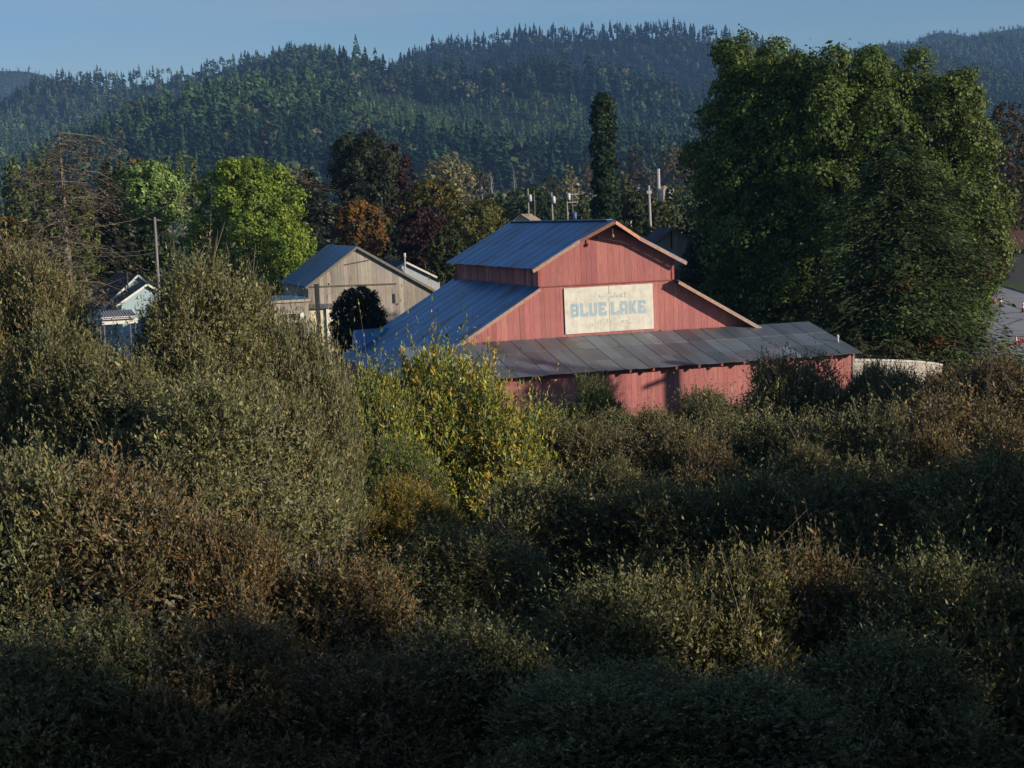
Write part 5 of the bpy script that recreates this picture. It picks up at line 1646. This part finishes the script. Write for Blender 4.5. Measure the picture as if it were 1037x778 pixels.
# left side
W("tall brownish willow at the left edge reaching up to the dead conifer", 26, 250, 480, 42, 1.85, "tall", 0.6, (0.95, 0.88, 0.8))
W("tall willow cut by the left edge behind the tall brownish one", -48, 262, 500, 46, 2.3, "tall", 2.0, (0.9, 0.85, 0.8))
W("tall silvery olive willow between the carport gap and the grey barn", 196, 260, 480, 40, 1.75, "tall", 3.7, (1.05, 1.05, 1.0))
W("olive willow just right of the tall silvery one, below the yellow-green tree", 250, 284, 520, 42, 1.15, "tall", 5.2, (1.0, 0.95, 0.85))
W("low olive willow below the plank shed", 296, 334, 540, 41, 1.3, "olive_b", 4.4)
W("olive willow left of the yellow shrubs, below the round shrub", 320, 360, 560, 46, 1.1, "olive_b", 0.8)
W("willow filling the slope between the tall silvery one and the yellow shrubs", 268, 392, 560, 38, 1.6, "olive", 2.2, (1.05, 1.05, 1.0))
W("willow in front of the tall brownish one at the left edge", 52, 335, 520, 38.5, 1.7, "olive", 3.4, (0.9, 0.88, 0.82))
W("low willow under the gap where the cars show", 118, 366, 520, 37.5, 1.9, "olive", 1.7, (0.9, 0.9, 0.85))
W("silver-leaved willow in the lower part of the left thicket", 205, 392, 560, 35.5, 2.1, "olive", 2.9, (1.1, 1.12, 1.15))
W("brown-leaved willow in the left foreground", 118, 478, 700, 31, 2.4, "brown", 4.6)
W("olive willow with pale leaves in the lower left corner by the edge", 12, 470, 700, 31, 2.2, "olive_b", 5.6)
W("reddish brown willow right of the brown-leaved one in the left foreground", 226, 528, 720, 30.5, 1.7, "brown", 0.4, (0.85, 0.8, 0.75))
W("dark willow with a few brown sprigs left of the bottom centre", 340, 566, 720, 31, 1.9, "brown", 1.2)
# nearest row
W("sunlit olive willow at the bottom right of centre", 625, 592, 778, 29, 2.2, "olive", 2.4, (0.9, 0.9, 0.85))
W("brown-tipped willow at the bottom, left of the other brown-tipped one", 730, 578, 778, 30, 2.0, "olive_b", 3.5, (0.95, 0.9, 0.8))
W("brown-tipped willow at the bottom right under the deep shade", 830, 566, 778, 31, 2.0, "brown", 4.3, (0.85, 0.85, 0.8))
W("dark willow with pale sprigs in the bottom right corner", 985, 576, 778, 29, 2.2, "olive_b", 5.9)
W("dark willow at the bottom centre in deep shade", 480, 640, 800, 26.5, 2.0, "olive", 0.1)
W("dark willow at the bottom left of centre in deep shade", 350, 668, 800, 25.5, 1.9, "brown", 1.6)
W("dark brown willow at the bottom left in shade", 215, 640, 800, 25, 1.9, "brown", 3.1)
W("dark olive willow in the very bottom left corner", 70, 640, 800, 25, 2.0, "olive_b", 4.0)
W("dark willow at the bottom right between the brown-tipped ones and the corner", 895, 655, 800, 25.5, 1.9, "olive", 5.0)
W("dark willow at the very bottom under the sunlit olive one", 610, 690, 800, 23.5, 1.8, "olive_b", 0.9)
W("dark willow at the very bottom under the brown-tipped ones", 760, 690, 800, 23.5, 1.8, "olive", 1.9)

# ------------------------------------------------------------------ unseen tall willows, added and sized to cast shade over the hollow
for k, (x_, y_, h_, r_) in enumerate(((20.5, 3.5, 17.5, 3.4), (20.8, 8.5, 17.0, 3.2), (20.2, 13.0, 15.2, 3.0), (20.6, 16.8, 13.4, 2.5), (20.9, 21.6, 10.4, 2.7), (20.2, 26.8, 12.2, 3.0), (21.0, 32.0, 12.2, 3.1), (20.6, 37.2, 11.0, 3.0), (21.2, 42.4, 9.6, 2.8), (26.2, 68.6, 13.2, 2.6), (26.4, 65.2, 11.4, 2.2))):
    W("tall unseen willow added right of the frame to shade the thicket", 0, h_, 1.2, y_, r_, "tall", k * 1.3, group="shade willows right of the picture", X=x_)
for k, (x_, y_, h_) in enumerate(((-27, -9, 17.0), (-18, -13, 18.5), (-9, -11, 17.5), (0.5, -14, 19.0), (9, -12, 17.0))):  # unseen row added behind the camera to block sky light on the thicket
    W("tall unseen willow added behind the viewpoint to darken the near thicket", 0, h_, 1.0, y_, 5.0, "tall", k * 1.7, group="shade willows behind the viewpoint", X=x_)
bare_tree("bare_sapling", "thin bare sapling rising before the lot at the right edge", 999, 322, 13, 60.5, seed=71, col=(0.12, 0.10, 0.085), depth=3, spread=0.4, lenf=0.3, base_r=0.06, z_clear=0.5)

# ------------------------------------------------------------------ haze over the valley
hz = MB()
hz.box(-3000, 3000, -60, 5500, -4.0, 620)
ho = hz.build("haze", None)
mt, t, out = new_mat("valley_haze")
pv = t.nodes.new("ShaderNodeVolumePrincipled")
pv.inputs["Color"].default_value = (0.28, 0.52, 1.0, 1)
pv.inputs["Density"].default_value = 0.00009
pv.inputs["Anisotropy"].default_value = 0.0
t.links.new(pv.outputs["Volume"], out.inputs["Volume"])
ho.data.materials.append(mt)
tag(ho, kind="stuff")
